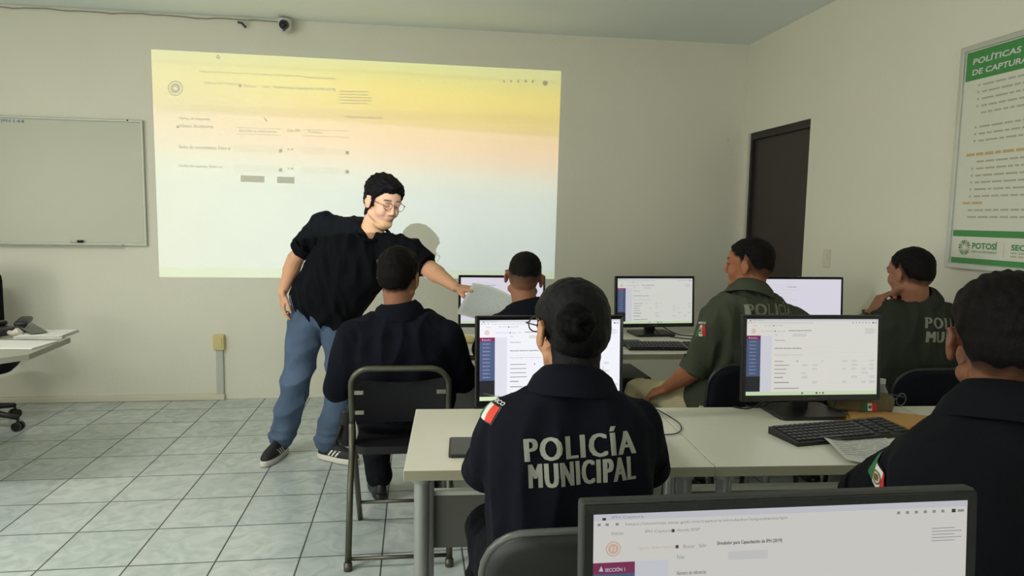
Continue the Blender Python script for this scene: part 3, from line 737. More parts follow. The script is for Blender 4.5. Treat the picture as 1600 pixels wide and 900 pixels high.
mb = MB(); mb.tube([(-.11, -.03, .04), (-.13, -.06, .02), (-.09, -.10, .004), (.0, -.12, .003)], .0018, n=6); mb.build('cord', M_cable, t)
pc = atz(1398, 637, .75)
t = thing('spectacles', (pc.x, pc.y, .75), math.radians(20), 'pair of clear spectacles standing by the camouflage pouch', 'glasses')
for s in (-1, 1):
    MB().tube([(s * .034 + .027 * math.cos(a), 0, .026 + .022 * math.sin(a)) for a in [2 * PI * i / 18 for i in range(18)]], .0022, n=6, closed=True).build('rim', M_rim, t, smooth=True)
    MB().tube([(s * .061, 0, .03), (s * .066, .03, .029), (s * .066, .13, .026)], .0022, n=6).build('temple_arm', M_rim, t, smooth=True)
MB().tube([(-.008, 0, .03), (0, -.002, .034), (.008, 0, .03)], .002, n=6).build('bridge', M_rim, t)
pc = atz(1384, 640, .75)
t = thing('glass_bottle', (pc.x, pc.y + .03, .75), 0, 'small clear bottle behind the camouflage pouch', 'bottle')
mb = MB(); rs = [[(r * math.cos(2 * PI * j / 16), r * math.sin(2 * PI * j / 16), z) for j in range(16)] for r, z in ((.018, 0), (.021, .004), (.021, .06), (.012, .078), (.010, .09))]; mb.rings(rs); mb.build('body', mat('clear_grey_plastic', (120, 124, 122), .15), t, smooth=True)
MB().cyl((0, 0, .088), (0, 0, .104), .012).build('cap', M_conduit, t, smooth=True, auto=.6)
t = thing('loose_sheet', tuple(atz(712, 549, .7512)), .9, 'white sheet on the front row desk by the navy officer\'s elbow', 'paper')
sheet(MB(), .21, .15, None, nx=3).build('sheet', M_paper, t)
# cables
def cable(pts, r, label, m=M_cable, n=6):
    P = [Vector(p) for p in pts]; out = []
    for i in range(len(P) - 1):
        p0 = P[max(0, i - 1)]; p1 = P[i]; p2 = P[i + 1]; p3 = P[min(len(P) - 1, i + 2)]
        for k in range(6):
            u = k / 6; out.append(.5 * ((2 * p1) + (p2 - p0) * u + (2 * p0 - 5 * p1 + 4 * p2 - p3) * u * u + (3 * p1 - p0 - 3 * p2 + p3) * u ** 3))
    out.append(P[-1]); o = MB().tube(out, r, n=n).build('cable', m, smooth=True); tag(o, label, 'cable'); return o
cable([(1.36, 3.83, .86), (1.42, 3.84, .80), (1.50, 3.80, .756), (1.58, 3.74, .754), (1.66, 3.70, .754)], .003, 'thin cable arching behind the front row middle monitor, upper of two')
cable([(1.35, 3.83, .84), (1.38, 3.80, .77), (1.45, 3.70, .754), (1.58, 3.62, .754)], .003, 'thin cable lying behind the front row middle monitor, lower of two')
cable([(1.16, 3.91, .72), (1.22, 3.93, .55), (1.33, 3.95, .35), (1.36, 3.98, .02)], .004, 'black cable hanging under the front row middle desk')
cable([(1.27, 2.22, .88), (1.235, 2.24, .80), (1.17, 2.25, .757), (1.12, 2.28, .754)], .003, 'black cable dropping behind the stand of the second row monitor')
cable([(1.30, 2.22, .88), (1.255, 2.25, .79), (1.21, 2.26, .757), (1.17, 2.29, .754)], .003, 'second black cable beside the stand of the second row monitor')
cable([(.835, 2.27, .754), (.85, 2.1, .754), (.80, 2.0, .754), (.70, 1.99, .756)], .0018, 'thin mouse cable crossing the desk by the woman\'s right arm')
cable([(1.35, 2.30, .72), (1.39, 2.32, .55), (1.42, 2.33, .30), (1.48, 2.34, .02)], .005, 'black cable hanging behind the second row desk with the envelope')
# computer tower beneath the front row
t = thing('computer_tower', (1.13, 3.56, 0), 0, 'black computer tower on a stand under the front row middle desk', 'computer')
MB().box((0, 0, .42), (.16, .36, .36), bev=.006).build('case', M_black, t)
MB().box((0, -.182, .42), (.14, .006, .33), bev=.002).build('front_cover', M_blackg, t)
mb = MB(); 
for sx in (-.07, .07):
    for sy in (-.15, .15): mb.box((sx, sy, .115), (.02, .02, .23))
mb.box((0, 0, .235), (.18, .38, .01)); mb.build('stand', M_black, t)

# ------------------------------------------------------------------ chairs
def arc(p, c, r, a0, a1, n=6): return [(c[0] + r * math.cos(math.radians(a0 + (a1 - a0) * i / n)), c[1] + r * math.sin(math.radians(a0 + (a1 - a0) * i / n))) for i in range(n + 1)]
def folding_chair(loc, rz, label):
    t = thing('folding_chair', loc, rz, label, 'chair'); W2 = .197; R = .0125
    H = .795; cr = .075
    # one tube: front foot up behind the seat to the rounded top and down again (y: 0 rear foot line, front positive)
    def prof(z):           # y of the long tube at height z
        return .475 - .80 * (z / .62) * .475 if z < .47 else .475 - .80 * (.47 / .62) * .475 - (z - .47) * .28
    side = [(0, prof(z), z) for z in (.0, .15, .3, .42, .47, .52, .6, H - cr)]
    L = [(-W2, y, z) for _, y, z in side]
    top = []
    for i in range(1, 7):
        a = math.radians(180 - 15 * i); top.append((-W2 + cr + cr * math.cos(a), prof(H - cr + cr * math.sin(a)), H - cr + cr * math.sin(a)))
    Rr = [(-x, y, z) for x, y, z in reversed(L + top)]
    MB().tube(L + top + Rr, R, n=10).build('back_frame', M_chrome, t, smooth=True)
    for s in (-1, 1):
        mb = MB(); mb.tube([(s * (W2 + .004), 0.0, 0), (s * (W2 + .004), .10, .30), (s * (W2 + .002), .15, .42), (s * (W2 + .0), .135, .56)], R * 1.05, n=10); mb.cyl((s * (W2 + .004), -.001, 0), (s * (W2 + .004), .004, .03), .017)
        mb.build('leg', M_chrome, t, smooth=True)
    mb = MB(); mb.cyl((-W2, .015, .04), (W2, .015, .04), .008); mb.build('rear_crossbar', M_chrome, t, smooth=True)
    mb = MB(); mb.cyl((-W2, prof(.11), .11), (W2, prof(.11), .11), .008); mb.build('front_crossbar', M_chrome, t, smooth=True)
    mb = MB(); rs = []
    zs = np.linspace(.545, .755, 8)
    M = Matrix.Identity(4)
    for sgn in (0, 1):
        pass
    N_ = 12; vs = []; fs = []
    for lay in (0, 1):
        for i, z in enumerate(zs):
            for j in range(N_ + 1):
                x = (j / N_ - .5) * (2 * W2 - .03); e = .035 * (1 - (2 * j / N_ - 1) ** 2)
                zt = z - (.028 * (1 - (2 * j / N_ - 1) ** 2) if i == 7 else 0)
                vs.append((x, prof(z) + e * .9 + (.012 if lay else 0), zt))
    k = (N_ + 1) * 8
    for i in range(7):
        for j in range(N_):
            a = i * (N_ + 1) + j; fs.append((a, a + 1, a + N_ + 2, a + N_ + 1)); fs.append((k + a, k + a + N_ + 1, k + a + N_ + 2, k + a + 1))
    for j in range(N_):
        a = 7 * (N_ + 1) + j; fs.append((a, a + 1, k + a + 1, k + a)); fs.append((j + 1, j, k + j, k + j + 1))
    for i in range(7):
        a = i * (N_ + 1); fs.append((a, a + N_ + 1, k + a + N_ + 1, k + a)); b = a + N_; fs.append((b + N_ + 1, b, k + b, k + b + N_ + 1))
    bk = mb.add(vs, fs).build('backrest', M_vinyl, t, smooth=True, auto=.7)
    for s in (-1, 1):
        for z in (.60, .69):
            mb = MB(); mb.box((s * (W2 - .028), prof(z) + .0, z), (.042, .006, .018), bev=.002); mb.cyl((s * (W2 - .034), prof(z) - .006, z), (s * (W2 - .034), prof(z) + .004, z), .006); mb.build('bracket', M_bracket, bk)
    mb = MB(); mb.plate(rrect(.37, .42, .05, cy=.305), .44, .472); mb.build('seat', M_vinyl, t, smooth=True, auto=.7)
    return t
folding_chair((-.06, 2.70, 0), math.radians(-1), 'metal folding chair with black vinyl back under the navy officer beside the standing man')
def pad_chair(loc, rz, label, cloth, rim, w=.44, zt=.83, zb=.50, group='padded chairs', tilt=.12, text=False):
    t = thing('padded_chair', loc, rz, label, 'chair', group)
    def bp(x, z, y): return (x, -.215 - (z - .45) * tilt * 1.3 + y + .035 * (1 - (2 * x / w) ** 2) * -1, z)
    P = rrect(w, zt - zb, .085, n=6, cy=(zt + zb) / 2); n = len(P)
    rs = []
    for k, y in ((.9, .032), (.985, .024), (1, .012), (.99, .0), (.93, -.010), (.6, -.014), (.2, -.015)):
        rs.append([bp(x * k, (z - (zt + zb) / 2) * k + (zt + zb) / 2, -y + .01) for x, z in P])
    mb = MB(); mb.rings(rs); bk = mb.build('backrest', cloth, t, smooth=True)
    MB().tube([bp(x * 1.0, (z - (zt + zb) / 2) * 1.0 + (zt + zb) / 2, .002) for x, z in P], .0085, n=8, closed=True).build('edge_trim', rim, bk, smooth=True)
    mb = MB(); P = rrect(.45, .43, .07, n=5); mb.rings([[(x * k, y * k, z) for x, y in P] for k, z in ((.9, .415), (1, .425), (1, .45), (.95, .465), (.6, .47))]); mb.build('seat', cloth, t, smooth=True)
    for sx in (-1, 1):
        mb = MB(); mb.tube([(sx * .21, .22, 0), (sx * .20, .18, .40), (sx * .20, .16, .418)], .012, n=10); mb.build('leg', M_black, t, smooth=True)
        mb = MB(); mb.tube([(sx * .21, -.24, 0), (sx * .20, -.19, .40), (sx * .20, -.20, .52), (sx * .17, -.235 - .1 * tilt, .62)], .012, n=10); mb.build('leg', M_black, t, smooth=True)
    mb = MB(); mb.cyl((-.2, .17, .40), (.2, .17, .40), .010); mb.cyl((-.2, -.18, .40), (.2, -.18, .40), .010); mb.cyl((-.2, -.18, .40), (-.2, .17, .40), .010); mb.cyl((.2, -.18, .40), (.2, .17, .40), .010)
    mb.build('seat_frame', M_black, t, smooth=True, auto=.6)
    return t
pad_chair((.345, 1.475, 0), 0, 'dark padded chair with a pale grey edge, carrying the woman with the bun', M_shell, M_chairrim, w=.44, zt=.845)
pad_chair((1.40, 2.87, 0), math.radians(6), 'dark navy padded chair carrying the olive shirted officer whose back reads only the first word', M_navycloth, M_black, w=.54, zt=.84, zb=.37)
pad_chair((2.24, 2.90, 0), math.radians(2), 'black padded chair carrying the dark olive officer by the right wall', M_navycloth, M_black, w=.48, zt=.80)
pad_chair((1.10, 1.01, 0), 0, 'black padded chair carrying the nearest officer with the flag patch', M_navycloth, M_black, w=.44, zt=.80)
pad_chair((.50, 2.96, 0), 0, 'padded chair hidden behind the second row monitor, carrying the crew cut navy officer', M_navycloth, M_black, w=.44, zt=.80)

# office chair and teacher's desk at the far left
t = thing('office_chair', (-2.82, 4.76, 0), math.radians(200), 'black swivel office chair on casters at the left edge', 'chair')
mb = MB(); P = rrect(.46, .50, .12, n=6, cy=.80)
mb.rings([[(x * k + .05, -.24 - y + .05 * (1 - (x / .25) ** 2) * -1, (z - .80) * k + .80) for x, z in P] for k, y in ((.9, .03), (1, .02), (1, -.005), (.9, -.02), (.3, -.022))]); mb.build('backrest', M_navycloth, t, smooth=True)
mb = MB(); P = rrect(.60, .56, .16, n=6); mb.rings([[(x * k - .0, y * k, z) for x, y in P] for k, z in ((.55, .37), (.85, .385), (.97, .42), (1, .46), (.96, .50), (.7, .515))]); mb.build('seat', M_navycloth, t, smooth=True)
for s in (-1, 1):
    mb = MB(); mb.tube([(s * .27, -.10, .44), (s * .32, -.08, .52), (s * .32, .0, .66)], .018, n=8); mb.build('arm_post', M_black, t, smooth=True)
    mb = MB(); mb.box((s * .32, .0, .685), (.075, .27, .035), bev=.015); mb.build('armrest', M_black, t, smooth=True)
MB().cyl((0, 0, .12), (0, 0, .40), .028).build('gas_column', M_black, t, smooth=True, auto=.6)
for k in range(5):
    a = 2 * PI * k / 5 + math.radians(-6 - 200); dx, dy = math.cos(a), math.sin(a)
    mb = MB(); mb.tube([(.02 * dx, .02 * dy, .125), (.18 * dx, .18 * dy, .112), (.31 * dx, .31 * dy, .085)], [.026, .022, .016], n=8); fb = mb.build('base_arm', M_black, t, smooth=True)
    mb = MB(); mb.cyl((.31 * dx, .31 * dy, .09), (.31 * dx, .31 * dy, .055), .009)
    for s in (-1, 1): mb.cyl((.31 * dx - dy * s * .008, .31 * dy + dx * s * .008, .029), (.31 * dx - dy * s * .027, .31 * dy + dx * s * .027, .029), .029, n=18)
    mb.build('caster', M_blackg, fb, smooth=True, auto=.6)
tip = atz(110, 527, .75); c1 = atz(45, 553, .75); c2 = atz(0, 559, .75)
t = thing('desk', (tip.x, tip.y, 0), 0, 'grey-topped desk covered in papers at the far left edge', 'desk')
poly = [V(0, 0, 0), c1 - tip, c2 - tip, V(-1.5, -.52, 0), V(-1.5, .10, 0)]
mb = MB([mat('grey_desk_laminate', (150, 148, 134), .45), M_black]); mb.plate([(p[0], p[1]) for p in reversed(poly)], .722, .748); mb.build('tabletop', None, t)
for x, y in ((-.62, -.02), (-.62, -.42), (-1.42, -.02), (-1.42, -.42)): MB().box((x, y, .36), (.04, .04, .72)).build('leg', M_panel, t)
MB().box((-1.02, -.0, .45), (.76, .016, .4)).build('modesty_panel', M_panel, t)
def stack(px, py, w, h, rz, n, label, m=M_paper, z=.748, name='paper_stack'):
    p = atz(px, py, z); t = thing(name, (p.x, p.y, z), rz, label, 'papers'); mb = MB(); r = random.Random(int(px))
    for i in range(n): mb.box((r.uniform(-.006, .006), r.uniform(-.006, .006), .0012 + i * .0024), (w, h, .0022), rz=r.uniform(-.04, .04))
    mb.build('sheets', m, t); return t
stack(74, 524, .22, .21, .05, 6, 'white papers at the right corner of the far left desk')
stack(20, 540, .30, .20, -.12, 3, 'white sheets near the front edge of the far left desk')
p = atz(46, 522, .755)
t = thing('folded_document', (p.x, p.y + .02, .765), -.75, 'dark grey folded document lying across the far left desk papers', 'papers')
sheet(MB(), .20, .08, None, bend=lambda u, v: .004 + .03 * (1 - u) * abs(v - .5) * 2).build('sheet', M_panel, t, smooth=True)
p = atz(2, 524, .755)
t = thing('desk_telephone', (p.x - .03, p.y + .02, .748), -.4, 'black desk telephone at the left edge on the far left desk', 'telephone')
mb = MB(); mb.box((0, 0, .025), (.15, .16, .04), bev=.012); mb.build('body', M_black, t); mb = MB(); mb.box((-.04, 0, .058), (.04, .17, .028), bev=.012); mb.build('handset', M_blackg, t)
p = atz(24, 525, .752)
t = thing('crumpled_wrapper', (p.x, p.y, .749), 0, 'pale crumpled wrapper beside the telephone on the far left desk', 'wrapper')
mb = MB(); mb.ell((0, 0, .02), (.035, .025, .02), n=14); mb.v = [(a * (1 + .25 * math.sin(90 * c_ + 50 * b)), b * (1 + .2 * math.sin(80 * a)), max(0, c_ * (1 + .2 * math.sin(120 * a)))) for a, b, c_ in mb.v]; mb.build('film', mat('pale_wrapper', (176, 170, 156), .4, var=.3, vs=60), t)
# ------------------------------------------------------------------ people: one continuous skin per body, clothes and hair grown around it
def remesh(mb, vox, smooth=3, fac=.5):
    """union of closed pieces as one continuous surface -> verts (n,3), faces"""
    me = bpy.data.meshes.new('tmp'); me.from_pydata(mb.v, [], mb.f); me.update()
    bm = bmesh.new(); bm.from_mesh(me); bmesh.ops.recalc_face_normals(bm, faces=bm.faces); bm.to_mesh(me); bm.free()
    o = bpy.data.objects.new('tmp', me); COL.objects.link(o)
    r = o.modifiers.new('r', 'REMESH'); r.mode = 'VOXEL'; r.voxel_size = vox
    s = o.modifiers.new('s', 'SMOOTH'); s.iterations = smooth; s.factor = fac
    bpy.context.view_layer.update()
    e = o.evaluated_get(bpy.context.evaluated_depsgraph_get()); m2 = e.to_mesh()
    n = len(m2.vertices); co = np.empty(n * 3); m2.vertices.foreach_get('co', co)
    no = np.empty(n * 3); m2.vertices.foreach_get('normal', no)
    fs = [tuple(p.vertices) for p in m2.polygons]
    e.to_mesh_clear(); bpy.data.objects.remove(o); bpy.data.meshes.remove(me)
    return co.reshape(-1, 3), no.reshape(-1, 3), fs
def sines(P, seed, scale, n=7):
    """smooth pseudo random field in about -1..1"""
    rg = np.random.RandomState(seed); out = np.zeros(len(P))
    for k in range(n):
        d = rg.normal(size=3); d /= np.linalg.norm(d); f = scale * rg.uniform(.6, 1.5)
        out += np.sin(P @ d * f + rg.uniform(0, 6.3))
    return out / n ** .5
def folds(P, N, seed, amp, scale, axis, stretch=2.6):
    """cloth folds: ridged warped waves running along `axis`"""
    a = np.array(axis, float); a /= np.linalg.norm(a)
    Q = P - np.outer(P @ a, a) * (1 - 1 / stretch)
    w = np.stack([sines(P, seed + 50 + k, 9, 4) for k in range(3)], 1) * .018
    f = sines(Q + w, seed, scale, 5); g = sines(Q * 1.9 + w, seed + 7, scale, 5)
    r = (1 - np.abs(f)) * .7 + (1 - np.abs(g)) * .3
    mask = .45 + .55 * np.clip(sines(P, seed + 99, 7, 4) + .5, 0, 1)
    return P + N * ((r - .45) * amp * mask)[:, None]
def solid(name, co, fs, m, parent, smooth=True, attrs=None, world=True, label=None):
    mb = MB(); mb.v = [tuple(p) for p in co]; mb.f = fs; mb.m = [0] * len(fs)
    o = mb.build(name, m, parent, smooth=smooth, world=world, label=label)
    if attrs:
        for k, a in attrs.items():
            at_ = o.data.attributes.new(k, 'FLOAT', 'POINT'); at_.data.foreach_set('value', np.asarray(a, dtype=np.float32))
    return o
def sst(a, b, x): t = np.clip((x - a) / (b - a), 0, 1); return t * t * (3 - 2 * t)

def head_soup(mb, M, k=1.0, full=0.0, face=True):
    """head in local axes: +y face, +z crown, origin at head centre"""
    def E(c, r, R=None):
        t = MB().ell(V(*c) * k, V(*r) * k, R, n=20); mb.add(t.v, t.f, 0, M)
    def C(a, b, ra, rb): t = MB().cap(V(*a) * k, V(*b) * k, ra * k, rb * k, n=14); mb.add(t.v, t.f, 0, M)
    E((0, -.016, .034), (.076, .094, .084)); E((0, -.045, .01), (.070, .066, .074))
    E((0, .03, .03), (.066, .058, .062))
    E((0, .022, -.042), (.057 + .005 * full, .060, .060)); E((0, .064, -.090), (.024 + .004 * full, .019, .019))
    for s in (-1, 1):
        E((s * .034, .046, -.026), (.027 + .003 * full, .033, .036)); C((s * (.049 + .004 * full), .0, -.056), (s * .014, .062, -.090), .021 + .003 * full, .019)
        E((s * .080, -.004, -.006), (.009, .018, .031), Matrix.Rotation(s * .35, 3, 'Z') @ Matrix.Rotation(-.15, 3, 'X'))
        C((s * .083, -.016, .012), (s * .088, -.022, -.006), .0055, .005); C((s * .079, .004, .022), (s * .087, -.014, .022), .005, .0055); C((s * .079, .002, -.03), (s * .087, -.018, -.012), .0055, .0045)
        if face:
            E((s * .031, .072, .012), (.017, .012, .010)); E((s * .011, .089, -.031), (.009, .009, .0075)); E((s * .03, .077, .026), (.022, .010, .007))
            E((s * .0305, .0775, .0085), (.0125, .0095, .0075))
    if face:
        E((0, .078, .024), (.020, .012, .012)); C((0, .083, .014), (0, .0955, -.025), .0078, .0105)
        E((0, .0765, -.0565), (.022, .0085, .0045)); E((0, .0755, -.0645), (.018, .009, .0055)); E((0, .068, -.048), (.026, .013, .014))
    if full: E((0, .03, -.10), (.045, .045, .025))
def hand_soup(mb, w, d, nrm, thumb, curls=(.35, .4, .45, .5), k=1.0, thumb_in=.3, spread=.09):
    """wrist w, direction d to the knuckles, nrm = palm side, thumb = side of the thumb"""
    d = Vector(d).normalized(); nrm = Vector(nrm); nrm = (nrm - d * nrm.dot(d)).normalized(); t = Vector(thumb); t = (t - d * t.dot(d) - nrm * t.dot(nrm)).normalized()
    nails = []
    for i in range(4):
        off = (1.5 - i) * .0205 * k
        b = w + t * off * .75 - d * .004; kn = w + d * (.088 - .006 * abs(i - 1.2)) * k + t * off
        mb.cap(b, kn, .0145 * k, .0115 * k, flat=nrm, k=.85)
        L = (.070, .078, .072, .056)[i] * k; a = 0; p = kn; dd = (d + t * (1.5 - i) * spread).normalized(); r = (.0088, .009, .0086, .0076)[i] * k
        for seg, c_ in zip((.46, .30, .26), (curls[i], curls[i] * 1.25, curls[i] * .8)):
            a += c_; v = dd * math.cos(a) + nrm * math.sin(a); q = p + v * L * seg; mb.cap(p, q, r, r * .92, n=12); p = q; r *= .92
        nails.append(p)
    b = w + d * .018 * k + t * .020 * k + nrm * .006; m1 = b + (d * .62 + t * .62 + nrm * .35 * thumb_in * 2).normalized() * .045 * k
    mb.cap(b, m1, .0155 * k, .0118 * k); v2 = (d * .85 + t * (.5 - thumb_in) + nrm * thumb_in).normalized(); m2 = m1 + v2 * .033 * k
    mb.cap(m1, m2, .0108 * k, .0098 * k); v3 = (d * .95 + t * (.2 - thumb_in) + nrm * thumb_in).normalized(); m3 = m2 + v3 * .026 * k; mb.cap(m2, m3, .0096 * k, .0078 * k)
    mb.ell(w + d * .045 * k, V(.034, .034, .034) * k * .01 + V(.012, .012, .012) * k)
    return nails
def torso_rings(P, Nk, rp, rs, prof, grow=0, belly=0, n=36, t0=None):
    up = (Nk - P); L = up.length; up.normalize(); out = []
    for (t, hw, hd, fo) in prof:
        s = rp.lerp(rs, max(0, min(1, t))).normalized(); f = up.cross(s).normalized() ; s = f.cross(up).normalized()
        c = P + (Nk - P) * t + f * (fo + belly * math.exp(-((t - .3) / .28) ** 2) * .5)
        hd2 = hd + belly * math.exp(-((t - .3) / .28) ** 2) * .5
        ring = []
        for j in range(n):
            a = 2 * PI * j / n; ca, sa = math.cos(a), math.sin(a)
            x = abs(ca) ** .82 * (1 if ca > 0 else -1); y = abs(sa) ** .82 * (1 if sa > 0 else -1)
            ring.append(c + s * x * (hw + grow) + f * y * (hd2 + grow))
        out.append(ring)
    return out
PROF = [(-.16, .13, .085, 0), (-.08, .165, .115, 0), (.05, .178, .128, 0), (.25, .168, .124, 0), (.5, .176, .124, 0), (.70, .186, .118, -.004), (.84, .182, .100, -.010), (.93, .150, .078, -.012), (1.0, .095, .060, -.008)]
def person(name, label, J, skin, shirt, trous, shoes=None, wide=1.0, deep=1.0, belly=0, sleeve=.9, head=(0, 0, 0), hk=1.0, full=0, thick=(.010, .003), hairline='short', seed=1, face=True,
           hands=None, seated=True, shirt_amp=.007, collar=True, collar_mat=None, hair_mat=None, loose=.012, legs=True, group=None, axis=(0, 0, 1), hem=None, vox=.004, armk=1.0, fade=.03, lump=.12, legk=1.0, stub=0):
    g = {k: (Vector(v) if not isinstance(v, (tuple, list)) or len(v) == 3 else v) for k, v in J.items()}
    root = thing(name, (g['P'].x, g['P'].y, 0), 0, label, 'person', group)
    P, Nk = g['P'], g['N']; rs = (g['shR'] - g['shL']).normalized(); rp = (g['hpR'] - g['hpL']).normalized() if 'hpR' in g else rs
    if 'hpR' not in g: g['hpR'] = P + rp * .09; g['hpL'] = P - rp * .09
    yaw, pitch, roll = head
    Mh = Matrix.Translation(g['H']) @ Matrix.Rotation(yaw, 4, 'Z') @ Matrix.Rotation(pitch, 4, 'X') @ Matrix.Rotation(roll, 4, 'Y')
    prof = [(t, hw * wide, hd * deep, fo) for t, hw, hd, fo in PROF]
    up = (Nk - P).normalized()
    # --- skin
    B = MB(); head_soup(B, Mh, hk, full, face)
    nk0 = Mh @ (V(0, -.022, -.05) * hk); B.cap(nk0, Nk - up * .03, .057 * hk + .004 * full, .056 * hk + .005 * full, n=20)
    B.cap(nk0, Mh @ (V(0, .0, -.06) * hk), .048 * hk, .048 * hk)
    B.rings(torso_rings(P, Nk, rp, rs, prof, -.020, belly))
    for s in ('L', 'R'):
        sh, el, wr = g['sh' + s], g['el' + s], g['wr' + s]
        B.cap(Nk.lerp(sh, .35) - up * .018, sh, .036, .044 * armk); B.cap(sh, el, .042 * armk, .039 * armk); B.cap(el, el.lerp(wr, .35), .041 * armk, .041 * armk); B.cap(el.lerp(wr, .3), wr, .041 * armk, .026, flat=(0, 0, 1), k=.95)
        h = (hands or {}).get(s, {}); d = Vector(h.get('d', wr - el)); hand_soup(B, wr, d, h.get('n', (0, 0, -1)), h.get('t', -rs if s == 'R' else rs), h.get('c', (.35, .4, .45, .5)), h.get('k', 1.0), h.get('ti', .3), h.get('sp', .09))
        if legs:
            hp, kn, an = g['hp' + s], g['kn' + s], g['an' + s]
            B.cap(hp, kn, .070, .048); B.cap(kn, kn.lerp(an, .35), .050, .046); B.cap(kn.lerp(an, .3), an, .044, .032)
            fd = g.get('ft' + s, an + V(0, .15, -.06)) - an; fd = fd.normalized() * min(.13, fd.length * .6); B.cap(an - V(0, 0, .02), an + fd + V(0, 0, -.01), .028, .020)
    co, no, fs = remesh(B, vox, 5)
    I = np.array((Mh.inverted())); L = (np.c_[co, np.ones(len(co))] @ I.T)[:, :3] / hk
    near = (np.linalg.norm(L, axis=1) < .16) & (L[:, 2] > -.13)
    x, y, z = np.abs(L[:, 0]), L[:, 1], L[:, 2]
    ang = np.degrees(np.arctan2(x, y))
    if hairline == 'short': hz = np.interp(ang, [0, 35, 55, 70, 84, 92, 104, 125, 180], [.060, .058, .048, .028, -.018, .016, -.01, -.050, -.062])
    elif hairline == 'bun': hz = np.interp(ang, [0, 35, 50, 66, 80, 90, 100, 120, 180], [.058, .054, .042, .02, -.012, .02, -.020, -.085, -.105])
    elif hairline == 'full': hz = np.interp(ang, [0, 35, 50, 66, 80, 90, 100, 120, 180], [.072, .066, .050, .022, -.022, .012, -.03, -.078, -.092])
    else: hz = np.interp(ang, [0, 35, 60, 75, 90, 105, 125, 180], [.075, .07, .05, .035, .018, -.012, -.058, -.075])
    jag = sines(L, seed + 3, 160, 5) * .004
    ear = (x > .0785) & (y > -.04) & (y < .03) & (z < .032)
    sc = np.where(near & ~ear, sst(-.006, .010 if hairline != 'short' else .014 + (fade - .014) * sst(62, 95, ang), z - hz + jag), 0)
    brow = np.where(near & (y > .06), np.exp(-((z - .029 - .004 * np.sin(x * 60)) / .0038) ** 2) * sst(.010, .014, x) * (1 - sst(.045, .052, x)), 0) if face else 0 * x
    lash = np.where(near & (y > .06), np.exp(-((z - .004) / .0022) ** 2) * sst(.016, .020, x) * (1 - sst(.042, .046, x)), 0) if face else 0 * x
    lips = np.where(near & (y > .075), np.exp(-((z + .0605) / .0052) ** 2) * (1 - sst(.014, .021, x)), 0)
    o = solid('body', co, fs, skin, root, attrs={'scalp': (1 - (1 - sc) ** 2.6) * .94, 'brow': np.clip(brow * .95 + lash * .85 + stub * np.where(near, sst(.03, .06, -z) * sst(-.03, .03, y) * (1 - sst(-.105, -.085, -z) * 0), 0), 0, 1), 'lips': lips * .6, 'nail': 0 * x}, label=None)
    # --- hair: a shell that stands off the scalp
    keep = sc > (.04 if hairline != 'short' else .58); top = sst(.0, .09, z); T = thick[1] + (thick[0] - thick[1]) * top
    tuft = 1 + lump * sines(L * np.array([.35, 1, 1]), seed + 11, 75, 5) + (lump * .5 + .08) * sines(L * np.array([1, .5, .7]), seed + 13, 420, 6)
    if hairline == 'full': T = T * (1 + .55 * sst(.02, .09, y) * sst(.03, .09, z))
    H = co + no * (sst(0 if hairline != 'short' else .55, 1.0, sc) * T * hk * np.clip(tuft, .4, 1.8) - .0006 * (sc < .1))[:, None]
    idx = -np.ones(len(co), int); hf = [f for f in fs if all(keep[i] for i in f)]; used = sorted({i for f in hf for i in f}); idx[used] = range(len(used))
    if used: solid('hair', H[used], [tuple(int(idx[i]) for i in f) for f in hf], hair_mat or M_hair, root)
    # --- shirt
    C_ = MB(); gr = loose
    pr = [p for p in prof if p[0] > (-.10 if hem is None else hem)]
    if hem is not None: pr = [(hem, pr[0][1] + .004, pr[0][2] + .004, 0)] + pr
    C_.rings(torso_rings(P, Nk, rp, rs, pr, gr, belly)); cdn = (nk0 - Nk).normalized(); C_.cap(Nk - up * .05, Nk - cdn * (.045 if collar else .06), .074 * hk + .006 * full, .070 * hk + .006 * full, n=24)
    for s in ('L', 'R'):
        sh, el, wr = g['sh' + s], g['el' + s], g['wr' + s]
        C_.cap(Nk.lerp(sh, .25) - up * .012, sh, .052, .058 * armk + gr * .6, n=20)
        q = min(1, sleeve); e = sh.lerp(el, q); C_.cap(sh, e, .056 * armk + gr, .050 * armk + gr, n=20)
        C_.ell(sh.lerp(P.lerp(Nk, .62), .22), V(.075, .075, .085) )
        if sleeve > 1: C_.cap(el, el.lerp(wr, min(.97, sleeve - 1)), .048 * armk + gr * .8, .036 + gr * .7, n=20)
    co2, no2, fs2 = remesh(C_, .0065, 7)
    co2 = folds(co2, no2, seed * 10, shirt_amp * 1.7, 40, axis)
    shirt_o = solid('shirt', co2, fs2, shirt, root)
    bvh = BVHTree.FromPolygons([Vector(p) for p in co2], fs2)
    # --- sleeve hems and collar
    if sleeve <= 1:
        for s in ('L', 'R'):
            sh, el = g['sh' + s], g['el' + s]; e = sh.lerp(el, sleeve); d = (el - sh).normalized(); a, b, _ = frame_from(d)
            r0 = .050 * armk + gr
            for u_ in (0,):
                m = MB(); rr = [(e + d * (-.012), r0 + .002), (e + d * (.014 + r0 * .35), r0 + .001), (e + d * (.016 + r0 * .35), r0 - .006), (e + d * (-.01), r0 - .012)]
                m.rings([[c + (a * math.cos(2 * PI * j / 28) + b * math.sin(2 * PI * j / 28)) * r for j in range(28)] for c, r in rr], closed=True)
                m.build('sleeve_hem', shirt, shirt_o, smooth=True, world=True, auto=.8)
    cb = nk0.lerp(Nk, .62); cd = (nk0 - Nk).normalized(); sx = rs; sy = cd.cross(sx).normalized(); sx = sy.cross(cd).normalized()
